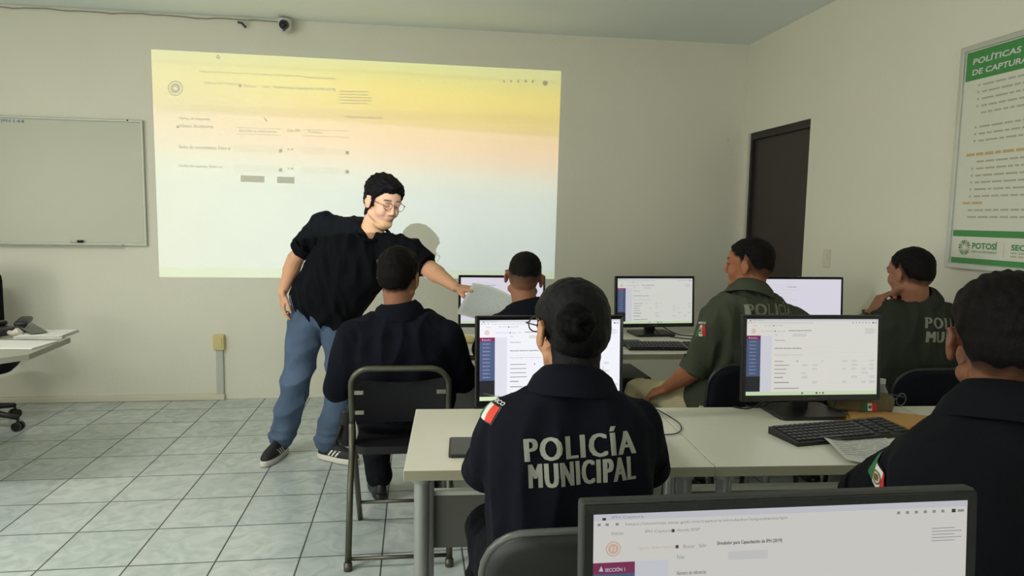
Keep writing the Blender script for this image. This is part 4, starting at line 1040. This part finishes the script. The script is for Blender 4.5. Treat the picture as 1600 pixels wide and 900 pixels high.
    if collar:
        m = MB(); R0 = .062 * hk + .005 * full; base = Nk + cd * .006; rr = [[] for _ in range(8)]; hs = []
        for j in range(44):
            a = 2 * PI * j / 44; fr = max(0, math.sin(a)); dr = sx * math.cos(a) * 1.06 + sy * math.sin(a)
            h = bvh.ray_cast(base + dr * (R0 + .034 + .010 * fr) + cd * .10, -cd, .2); hs.append(max(-.034, min(.012, (h[0] - base).dot(cd))) if h[0] else -.03)
        for _ in range(3): hs = [(hs[j - 2] + hs[j - 1] + hs[j] + hs[(j + 1) % 44] + hs[(j + 2) % 44]) / 5 for j in range(44)]
        for j in range(44):
            a = 2 * PI * j / 44; fr = max(0, math.sin(a)); dr = sx * math.cos(a) * 1.06 + sy * math.sin(a); up_ = cd * (.036 - .022 * fr)
            q0 = base + dr * (R0 + .003) + up_; q1 = base + dr * (R0 + .036 + .010 * fr) + cd * (hs[j] + .004)
            mid = q0.lerp(q1, .5) + (cd * .5 + dr * .5).normalized() * .007
            for k, q in enumerate((base + dr * (R0 - .004) - cd * .02, base + dr * (R0 - .004) + up_ * .9, q0 + cd * .003 - dr * .003, q0 + dr * .003, mid, q1, q1 - cd * .006 + dr * .001, base + dr * (R0 + .01) - cd * .02)): rr[k].append(q)
        m.rings(rr, closed=True); m.build('collar', collar_mat or shirt, shirt_o, smooth=True, world=True, auto=1.2)
    else:
        m = MB(); base = Nk + cd * .006; R0 = .078 * hk
        m.tube([base + cd * (-.030 * max(0, math.sin(a)) + .008) + sx * math.cos(a) * R0 * 1.05 + sy * math.sin(a) * (R0 + .012) for a in [2 * PI * j / 36 for j in range(36)]], .0085, n=8, closed=True)
        m.build('neck_band', collar_mat or shirt, shirt_o, smooth=True, world=True)
    # --- trousers and shoes
    if legs:
        T_ = MB(); T_.rings(torso_rings(P, Nk, rp, rs, [(-.20, .12 * wide, .09 * deep, 0), (-.10, .172 * wide, .124 * deep, 0), (0, .178 * wide, .128 * deep, 0), (.10, .172 * wide, .126 * deep, 0)], .004, belly * .6))
        for s in ('L', 'R'):
            hp, kn, an = g['hp' + s], g['kn' + s], g['an' + s]
            T_.cap(hp, kn, .098 * legk, .074 * legk, n=20); T_.cap(kn, kn.lerp(an, .5), .075 * legk, .072 * legk, n=20); T_.cap(kn.lerp(an, .45), an + (kn - an).normalized() * .018, .072 * legk, .062 * legk, n=20)
        if legk > 1:
            for s in ('L', 'R'): T_.ell(g['an' + s] + (g['kn' + s] - g['an' + s]).normalized() * .035, (.084, .086, .030)); T_.ell(g['an' + s] + (g['kn' + s] - g['an' + s]).normalized() * .085, (.080, .082, .028))
        co3, no3, fs3 = remesh(T_, .007, 5); co3 = folds(co3, no3, seed * 10 + 5, .018, 38 if seated else 27, (0.3, .2, .2) if seated else (.9, .1, .35), 2.0)
        solid('trousers', co3, fs3, trous, root)
        for s in ('L', 'R'):
            an = g['an' + s]; ft = g.get('ft' + s, an + V(0, .15, -.06)); shoe(an, ft, root, shoes or 'boot')
    return root, g, Mh, bvh, shirt_o
def shoe(an, toe, root, kind):
    """shoe from ankle to toe tip on the floor z=0"""
    d = V(toe.x - an.x, toe.y - an.y, 0); L = max(.2, d.length); d.normalize(); sd = V(d.y, -d.x, 0); base = toe.z if kind != 'boot' else toe.z
    zf = min(an.z - .085, .03) if an.z < .3 else 0; zf = max(0, zf)
    heel = V(an.x, an.y, zf) - d * .06; Ls = .29
    def ring(u, z, kx=1.0):
        out = []
        for j in range(32):
            a = 2 * PI * j / 32; c, s_ = math.cos(a), math.sin(a)
            x = (c * .5 + .5) * Ls; wd = .047 * (abs(s_) ** .8) * (1 if s_ > 0 else -1) * (1 - .18 * math.exp(-((x - .11) / .05) ** 2))
            out.append(heel + d * (Ls / 2 + (x - Ls / 2) * kx) + sd * wd * kx + V(0, 0, z))
        return out
    t = MB(); t.rings([ring(0, 0, .98), ring(0, .004, 1), ring(0, .028, 1.0), ring(0, .031, .97)]); 
    up = MB(); A = []
    for z, kx, off in ((.024, .97, 0), (.045, .95, 0), (.062, .86, -.012), (.078, .66, -.036), (.092, .48, -.06), (.108, .42, -.07), (.125, .38, -.072)):
        A.append([p + d * off for p in ring(0, z, kx)])
    up.rings(A)
    nm = 'shoe'
    o = up.build(nm, M_shoe if kind == 'sneaker' else M_boot, root, smooth=True, world=True, label='black sneaker with white side stripes' if kind == 'sneaker' else None)
    t.build('sole', M_sole if kind == 'sneaker' else M_boot, o, smooth=True, world=True, auto=.7)
    if kind == 'sneaker':
        bv = BVHTree.FromPolygons([Vector(p) for p in up.v], up.f)
        for sg in (-1, 1):
            m = MB()
            for k in range(3):
                x0 = .105 + k * .026
                for (a, b) in ((0, .5), (.5, 1)):
                    vs = []
                    for q, w in ((a, -.006), (a, .006), (b, .006), (b, -.006)):
                        p0 = heel + d * (x0 + w + q * .026) + V(0, 0, .036 + .032 * q) + sd * sg * .12; h = bv.ray_cast(p0, -sd * sg)
                        vs.append((h[0] if h[0] else p0 - sd * sg * .08) + sd * sg * .002)
                    m.add(vs, [(0, 1, 2, 3)])
            m.build('side_stripe', M_white, o, world=True, label='white stripes')
        m = MB()
        for k in range(5):
            x = .125 + k * .018; z = .088 - k * .007; c = heel + d * x + V(0, 0, z - .0); m.tube([c - sd * .022, c + V(0, 0, .004), c + sd * .022], .0028, n=6)
        m.build('laces', M_black, o, smooth=True, world=True)
# cloth decals: meshes draped on a garment
def drape(name, polys, mats, parent, bvh, org, right, up, off=.0022, sub=.006, label=None):
    """polys = list of (verts2d, faces, material index); org = point near the cloth"""
    r = Vector(right).normalized(); u = Vector(up); u = (u - r * u.dot(r)).normalized(); n = r.cross(u)
    bm = bmesh.new()
    for vs, fs, mi in polys:
        bv = [bm.verts.new((a, b, .0)) for a, b in vs]
        for f in fs:
            if len(set(f)) < 3: continue
            try: bm.faces.new([bv[i] for i in f]).material_index = mi
            except ValueError: pass
    bmesh.ops.triangulate(bm, faces=bm.faces)
    for _ in range(4):
        es = [e for e in bm.edges if e.calc_length() > sub]
        if not es: break
        bmesh.ops.subdivide_edges(bm, edges=es, cuts=1); bmesh.ops.triangulate(bm, faces=[f for f in bm.faces if len(f.verts) > 3])
    last = org
    for v in bm.verts:
        p = org + r * v.co.x + u * v.co.y; h = bvh.ray_cast(p + n * .12, -n, .4)
        hn = h[1] if h[0] and h[1].dot(n) > 0 else (-h[1] if h[0] else n); v.co = (h[0] + (hn * .8 + n * .2) * off) if h[0] else p
    mb = MB(); bm.verts.index_update(); mb.add([v.co.copy() for v in bm.verts], [[v.index for v in f.verts] for f in bm.faces]); mb.m = [f.material_index for f in bm.faces]; bm.free()
    return mb.build(name, mats, parent, world=True, label=label)
def R2(x0, y0, x1, y1, mi): return ([(x0, y0), (x1, y0), (x1, y1), (x0, y1)], [(0, 1, 2, 3)], mi)
def disk2(cx, cy, r0, r1, mi, n=20): return ([(cx + r * math.cos(2 * PI * i / n), cy + r * math.sin(2 * PI * i / n)) for i in range(n) for r in (r0, r1)], [(2 * i, 2 * i + 1, (2 * i + 3) % (2 * n), (2 * i + 2) % (2 * n)) for i in range(n)], mi)
def flag(w, h): return [R2(-w / 2, -h / 2, -w / 6, h / 2, 0), R2(-w / 6, -h / 2, w / 6, h / 2, 1), R2(w / 6, -h / 2, w / 2, h / 2, 2)]
def emblem(r): return [disk2(0, 0, r * .78, r, 0), disk2(0, r * .12, 0.0005, r * .45, 0, 10), ([(-r * .6, -r * .2), (0, -r * .55), (r * .6, -r * .2), (r * .3, r * .1), (-r * .3, r * .1)], [(0, 1, 2, 3, 4)], 0)]
FLAGM = [M_green, M_flagw, M_red]
def lettering(parent, bvh, org, right, up, lines, m, label):
    polys = []
    for s, x0, y0, w, h in lines:
        pass
    return drape('back_lettering', polys, [m], parent, bvh, org, right, up, label=label)
def glasses(root, Mh, hk, m, r=.0011):
    g = bpy.data.objects
    mb = MB()
    for s in (-1, 1):
        mb.tube([Mh @ (V(s * .034 + .023 * math.cos(a), .100 - .004 * math.cos(a) ** 2, .008 + .0185 * math.sin(a)) * hk) for a in [2 * PI * i / 24 for i in range(24)]], r, n=6, closed=True)
    mb.tube([Mh @ (V(x, .102, .013 + .003 * (1 - (x / .011) ** 2)) * hk) for x in (-.011, -.005, 0, .005, .011)], r, n=6)
    for s in (-1, 1): mb.tube([Mh @ (V(s * .057, .098, .014) * hk), Mh @ (V(s * .070, .085, .014) * hk), Mh @ (V(s * .082, .01, .014) * hk), Mh @ (V(s * .082, -.012, .0) * hk)], r, n=6)
    return mb.build('spectacles', m, root, smooth=True, world=True)

def hit(bvh, px, py):
    d = (FV * FOC + RV * (px - 800) - UV * (py - 450)).normalized(); h = bvh.ray_cast(V(0, 0, CAM_H), d); return h[0]
def back_words(shirt_o, bvh, rows, m, label):
    """rows = (word, left baseline px, right baseline px, left cap-top px)"""
    polys = []; org = None
    for s, a, b, c_ in rows:
        A, B_, C_ = (hit(bvh, *q) for q in (a, b, c_))
        if A is None or B_ is None or C_ is None: print('miss', s, A, B_, C_); continue
        if org is None: org = A; r = (B_ - A).normalized(); u = (C_ - A); u = (u - r * u.dot(r)).normalized(); n = r.cross(u)
        x0, y0 = (A - org).dot(r), (A - org).dot(u); w = (B_ - A).length; h = (C_ - A).length; sk = (B_ - A).dot(u) / w
        vs, fs = text_fit(s, 0, 0, w=w, h=h * (1.28 if 'Í' in s else 1), bold=0, space=1.2)
        for dx in (-.0024, -.0012, 0, .0012, .0024): polys.append(([(p + x0 + dx * w / .2, q + y0 + p * sk) for p, q in vs], fs, 0))
    if polys: drape('back_lettering', polys, [m], shirt_o, bvh, org, r, u, label=label)
def sleeve_flag(shirt_o, bvh, px, py, right, up, w, h, emb=True, tab=None, mats=None, off=.0024, name='flag_patch', label='green white and red flag patch', sh=0):
    org = hit(bvh, px, py)
    if org is None: print('miss flag', px, py); return
    org = org + Vector(right).normalized() * sh
    polys = [R2(-w / 2 - .003, -h / 2 - .003, w / 2 + .003, h / 2 + .003, 4)] + flag(w, h)
    o = drape(name, [polys[0]], [M_boot, M_boot, M_boot, M_boot, M_boot], shirt_o, bvh, org, right, up, off=off - .0016)
    o2 = drape('flag_stripes', polys[1:], mats or FLAGM, o, bvh, org, right, up, off=off, label=label)
    if emb: drape('flag_emblem', emblem(h * .30), [M_eagle], o, bvh, org, right, up, off=off + .0016)
    if tab:
        vs, fs = text_fit(tab, -w * .55, h * .62, w=w * 1.1, h=h * .26, bold=.03); drape('name_tab', [(vs, fs, 0)], [M_white], o, bvh, org, right, up, off=off, label='white letters')

# 1. the man standing at the projection, leaning over with the papers (his left arm reaches to the right of the picture)
Jm = dict(P=V(-.50, 4.03, .90), N=V(-.225, 3.80, 1.315), H=V(-.165, 3.735, 1.475), shL=at(636, 392, 3.68), shR=at(506, 352, 3.95), elL=at(668, 418, 3.62), wrL=at(712, 449, 3.44),
          elR=at(462, 404, 4.06), wrR=at(441, 458, 4.0), hpL=V(-.42, 3.99, .86), hpR=V(-.59, 4.04, .86), knL=at(535, 605, 4.02), knR=at(464, 590, 4.02), anL=V(-.505, 4.02, .09), anR=V(-.775, 4.12, .09), ftL=V(-.38, 3.94, .02), ftR=V(-.845, 3.86, .02))
root, g, Mh, bvh, so = person('person', 'standing man in a black t-shirt, jeans and spectacles handing over papers', Jm, M_skin_m, M_tee, M_jean, 'sneaker', wide=1.10, deep=1.08, belly=.07, sleeve=.62, head=(-2.55, -.30, -.08), hk=1.08, full=.35, legk=1.13,
    stub=.14, thick=(.024, .010), lump=.08, hairline='full', seed=2, collar=False, seated=False, shirt_amp=.010, loose=.016, hem=-.17, armk=1.16,
    hands={'L': dict(d=V(.9, -.15, -.1), n=V(-.1, .2, -1), t=V(.1, -.9, .2), c=(.75, .9, 1.0, 1.05), ti=.55, sp=.03), 'R': dict(d=V(.02, -.02, -1), n=V(.75, .3, 0), t=V(.3, -.9, 0), c=(.22, .3, .38, .45), ti=.25)})
glasses(root, Mh, 1.08, M_glass_rim, .0014)
mb = MB(); mb.ell(hit(bvh, 577, 358) or at(577, 355, 3.7), (.007, .007, .009)); mb.build('pendant', mat('brown_bead', (120, 62, 40), .4), root, smooth=True, world=True)
mb = MB(); h0 = hit(bvh, 592, 408)
if h0: drape('shirt_logo', [R2(-.012, -.008, .012, .008, 0)], [M_rim], so, bvh, h0, (1, -.1, 0), (0, 0, 1), label='small grey chest print')

# papers passed from the standing man to the crew cut officer
t = thing('printed_papers', at(760, 475, 3.40), 0, 'bundle of printed papers passed between the standing man and the crew cut officer', 'papers')
q = [at(739, 442, 3.42), at(806, 466, 3.36), at(797, 512, 3.26), at(713, 490, 3.36)]
def patch(u, v, off=0):
    p = q[0] * (1 - u) * (1 - v) + q[1] * u * (1 - v) + q[2] * u * v + q[3] * (1 - u) * v
    return p + V(0, 1, .3) * (.018 * math.sin(PI * u) - .012 * math.sin(PI * v) + off) + V(0, 0, 1) * (.008 * math.sin(PI * (u + v)))
for k in range(3):
    mb = MB(); n = 12; vs = []; fs = []
    for lay in (0, .0006):
        for j in range(n + 1):
            for i in range(n + 1): vs.append(patch(min(1, i / n * (1 - .02 * k) + .012 * k), j / n * (1 - .015 * k) + .01 * k, .003 * k + lay))
    m_ = (n + 1) ** 2
    for j in range(n):
        for i in range(n):
            a = j * (n + 1) + i; fs.append((a, a + n + 1, a + n + 2, a + 1)); fs.append((m_ + a, m_ + a + 1, m_ + a + n + 2, m_ + a + n + 1))
    o = mb.add(vs, fs).build('sheet', M_paperb, t, smooth=True, world=True)
    if k == 0:
        pr = MB([mat('faint_print', (184, 188, 186), .8)]); r = random.Random(4)
        for i in range(32):
            u = .06 + i * .0275; v = .06
            while v < .9:
                e = min(.92, v + r.uniform(.03, .16)); A = [patch(u, v, -.0015), patch(u + .009, v, -.0015), patch(u + .009, e, -.0015), patch(u, e, -.0015)]; pr.add(A, [(0, 1, 2, 3)]); v = e + .02
        pr.build('print', None, o, world=True)

# 2. navy officer on the folding chair
J = dict(P=V(-.045, 3.06, .56), N=V(-.065, 3.03, .995), H=at(624, 434, 3.05), shL=at(551, 527, 3.0), shR=at(697, 525, 3.0), elL=at(529, 604, 3.06), elR=at(722, 590, 3.10), wrL=V(-.20, 3.33, .70), wrR=V(.17, 3.40, .79),
         knL=V(-.22, 3.42, .52), knR=V(.10, 3.45, .53), anL=V(-.17, 3.40, .10), anR=V(.09, 3.50, .10), ftL=V(-.19, 3.5, 0), ftR=V(.10, 3.6, 0))
root, g, Mh, bvh, so = person('person', 'officer in plain navy on the folding chair beside the standing man', J, M_skin_b, M_navy, M_dtrou, wide=1.22, deep=1.05, sleeve=1.85, head=(-.38, -.05, .04), fade=.03, hk=1.05, full=.2, thick=(.014, .005), seed=3, shirt_amp=.009, face=True, armk=1.12)
p = at(541, 665, 3.02)
mb = MB(); mb.cap(p + V(0, 0, .05), p - V(0, 0, .06), .026, .034, flat=(0, 1, 0), k=.5); mb.cap(p + V(-.02, -.02, .0), p + V(-.045, -.02, -.07), .008); mb.cap(p + V(.015, 0, .09), p + V(0, 0, .03), .012)
mb.build('holster', M_vinyl, root, smooth=True, world=True, label='black belt holster')

# 3. crew cut officer in the front row
J = dict(P=V(.50, 3.0, .56), N=at(824, 484, 3.02), H=at(819, 434, 3.06), shL=at(778, 512, 3.02), shR=at(884, 508, 3.02), elL=at(758, 545, 3.22), wrL=at(815, 486, 3.47), elR=V(.74, 3.12, .80), wrR=V(.68, 3.4, .80),
         knL=V(.38, 3.42, .53), knR=V(.62, 3.42, .53), anL=V(.38, 3.45, .10), anR=V(.62, 3.45, .10))
root, g, Mh, bvh, so = person('person', 'crew cut officer in navy seated in front of the front row monitor, taking the papers', J, M_skin_b, M_navy, M_dtrou, wide=1.0, sleeve=.9, head=(-.2, -.03, .12), hk=.98, thick=(.005, .001), fade=.13, seed=4,
    hands={'L': dict(d=V(-.9, .0, .42), n=V(-.2, -.9, -.3), t=V(.6, .1, .6), c=(.6, .7, .8, .9))})

# 4. woman with the bun
J = dict(P=V(.335, 1.47, .55), N=V(.345, 1.478, 1.035), H=V(.347, 1.525, 1.156), shL=at(793, 664, 1.49), shR=at(992, 664, 1.49), elL=at(762, 730, 1.56), elR=at(1008, 724, 1.56), wrL=V(.22, 1.83, .795), wrR=V(.655, 1.90, .79),
         knL=V(.22, 1.88, .53), knR=V(.46, 1.88, .53), anL=V(.22, 1.86, .10), anR=V(.46, 1.86, .10))
root, g, Mh, bvh, so = person('person', 'woman in navy uniform with a hair bun and two grey words on her back', J, M_skin_w, M_navy, M_dtrou, wide=.98, deep=1.0, sleeve=.93, head=(.32, -.06, .02), hk=.945, thick=(.011, .007), hairline='bun', lump=.04, loose=.008, seed=5, shirt_amp=.008, hair_mat=M_hairw, armk=.97, vox=.0035,
    hands={'R': dict(d=V(.02, 1, -.1), n=V(0, 0, -1), t=V(-1, 0, 0), c=(.3, .35, .4, .45))})
c0 = Mh @ V(-.060, -.124, .030)
mb = MB(); mb.ell(c0, (.042, .036, .042)); 
for k in range(3):
    R_ = Mh.to_3x3() @ Matrix.Rotation(1.45 + .1 * k, 3, 'X')
    mb.tube([c0 + R_ @ V((.030 - .007 * k) * math.cos(a), (.030 - .007 * k) * math.sin(a), .004 + .014 * k) for a in [2 * PI * i / 24 for i in range(24)]], .0125 - .001 * k, n=10, closed=True)
co, no, fs = remesh(mb, .003, 2); co = co + no * (.0016 * np.sin((co - np.array(c0)) @ np.array([60, 20, 220.])))[:, None]
bo = solid('hair_bun', co, fs, M_bun, root)
R_ = Mh.to_3x3() @ Matrix.Rotation(-.45, 3, 'Z') @ Matrix.Rotation(1.5, 3, 'X')
MB().tube([c0 + R_ @ V(.038 * math.cos(a), .038 * math.sin(a), -.012) for a in [2 * PI * i / 30 for i in range(30)]], .006, n=8, closed=True).build('twisted_lock', M_hairw, bo, smooth=True, world=True)
r = random.Random(3)
for k in range(3):
    a = Mh @ V(.050 - .008 * k, -.065, -.075 - .004 * k); pts = [a]
    for i in range(9): pts.append(pts[-1] + V(r.uniform(-.006, .010), r.uniform(-.004, .002), -.007 + r.uniform(-.002, .003)))
    MB().tube(pts, .0003, n=4).build('loose_strand', M_hairw, root, world=True)
glasses(root, Mh, .97, M_dark_rim, .0017)
back_words(so, bvh, [('POLICÍA', (822, 722), (992, 708), (820, 686)), ('MUNICIPAL', (828, 763), (991, 748), (826, 726))], M_silver, 'grey reflective words POLICÍA MUNICIPAL')
sleeve_flag(so, bvh, 770, 648, (.40, -.90, -.08), (.25, .02, .9), .062, .036, sh=-.024, emb=False, tab='MÉXICO', mats=[M_green, M_flagw, M_orange])

# 5. olive officer looking left
J = dict(P=V(1.42, 2.93, .56), N=at(1172, 458, 2.84), H=at(1169, 415, 2.88), shL=at(1120, 508, 2.80), shR=at(1243, 508, 2.90), elL=at(1085, 578, 2.84), wrL=at(1040, 607, 3.02), elR=V(1.80, 3.05, .80), wrR=V(1.72, 3.32, .80),
         hpL=V(1.32, 2.93, .55), hpR=V(1.50, 2.97, .55), knL=V(1.10, 3.22, .57), knR=V(1.50, 3.40, .55), anL=V(1.08, 3.25, .10), anR=V(1.5, 3.42, .10))
root, g, Mh, bvh, so = person('person', 'officer in an olive shirt and khaki trousers, looking left', J, M_skin_o, M_olive, M_khaki, wide=1.12, deep=1.05, belly=.03, sleeve=.86, head=(.86, .02, 0), hk=1.0, full=.6, thick=(.009, .001), fade=.08, seed=6, shirt_amp=.014, armk=1.1,
    hands={'L': dict(d=V(-.35, .35, -.25), n=V(.2, .2, -1), t=V(.6, .4, 0), c=(.4, .5, .6, .7))})
back_words(so, bvh, [('POLICÍA', (1167, 494), (1238, 494), (1165, 476)), ('MUNICIPAL', (1168, 514), (1237, 514), (1167, 498))], M_dimtext, 'faded grey words across the back')
sleeve_flag(so, bvh, 1095, 517, (.8, -.55, .12), (.15, 0, 1), .046, .044, tab='MÉXICO')

# 6. dark olive officer by the right wall, chin in hand
J = dict(P=V(2.28, 2.90, .56), N=at(1434, 470, 2.89), H=at(1421, 428, 2.88), shL=at(1390, 512, 2.86), shR=at(1512, 512, 2.84), elL=V(2.02, 3.14, .80), wrL=at(1362, 488, 2.99), elR=V(2.55, 3.02, .80), wrR=V(2.40, 3.3, .80),
         knL=V(2.14, 3.36, .54), knR=V(2.40, 3.36, .54), anL=V(2.14, 3.40, .10), anR=V(2.40, 3.40, .10))
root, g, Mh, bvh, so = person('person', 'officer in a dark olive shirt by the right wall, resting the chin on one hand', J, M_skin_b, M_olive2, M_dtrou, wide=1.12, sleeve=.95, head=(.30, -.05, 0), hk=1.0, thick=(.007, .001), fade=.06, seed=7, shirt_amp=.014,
    hands={'L': dict(d=V(.35, -.10, .75), n=V(.9, -.2, -.3), t=V(.3, -.6, .4), c=(.45, .55, .7, .8), sp=.04)})
back_words(so, bvh, [('POLICÍA', (1446, 513), (1519, 517), (1443, 496)), ('MUNICIPAL', (1447, 535), (1519, 538), (1445, 518))], M_dimtext, 'faded grey words POLICÍA MUNICIPAL')
w = g['wrL']; e = g['elL']; d = (w - e).normalized(); a, b, _ = frame_from(d)
mb = MB(); mb.tube([w - d * .022 + (a * math.cos(x) + b * math.sin(x)) * .0305 for x in [2 * PI * i / 20 for i in range(20)]], .006, n=8, closed=True); mb.ell(w - d * .022 - V(.024, .02, 0), (.014, .010, .016)); mb.build('wrist_watch', M_black, root, smooth=True, world=True)

# 7. nearest officer at the right edge
J = dict(P=V(1.10, 1.04, .55), N=at(1568, 640, 1.10), H=at(1567, 538, 1.14), shL=at(1466, 726, 1.12), shR=at(1688, 715, 1.10), elL=at(1360, 778, 1.39), elR=V(1.46, 1.24, .80), wrL=V(1.27, 1.60, .80), wrR=V(1.38, 1.56, .80),
         knL=V(1.00, 1.48, .54), knR=V(1.22, 1.48, .54), anL=V(1.00, 1.50, .10), anR=V(1.22, 1.50, .10))
root, g, Mh, bvh, so = person('person', 'nearest officer at the right edge in dark uniform with a flag patch on the sleeve', J, M_skin_d, M_navy2, M_dtrou, wide=1.10, deep=1.1, sleeve=.92, head=(-.50, -.05, 0), hk=1.04, full=.15, thick=(.015, .003), fade=.05, lump=.08, seed=8, shirt_amp=.005, vox=.0035, armk=1.12)
dd = (at(1372, 745, 1.4) - V(0, 0, CAM_H)).normalized(); hh = bvh.ray_cast(V(0, 0, CAM_H), dd)
nn = (hh[1] * (1 if hh[1].dot(dd) < 0 else -1) - dd * .9).normalized(); r0 = dd.cross(V(0, 0, 1)).normalized(); u0 = r0.cross(dd)
rr_ = r0 * .88 - u0 * .42; rr_ = (rr_ - nn * rr_.dot(nn)).normalized()
sleeve_flag(so, bvh, 1372, 745, rr_, nn.cross(rr_), .076, .046, off=.0045)
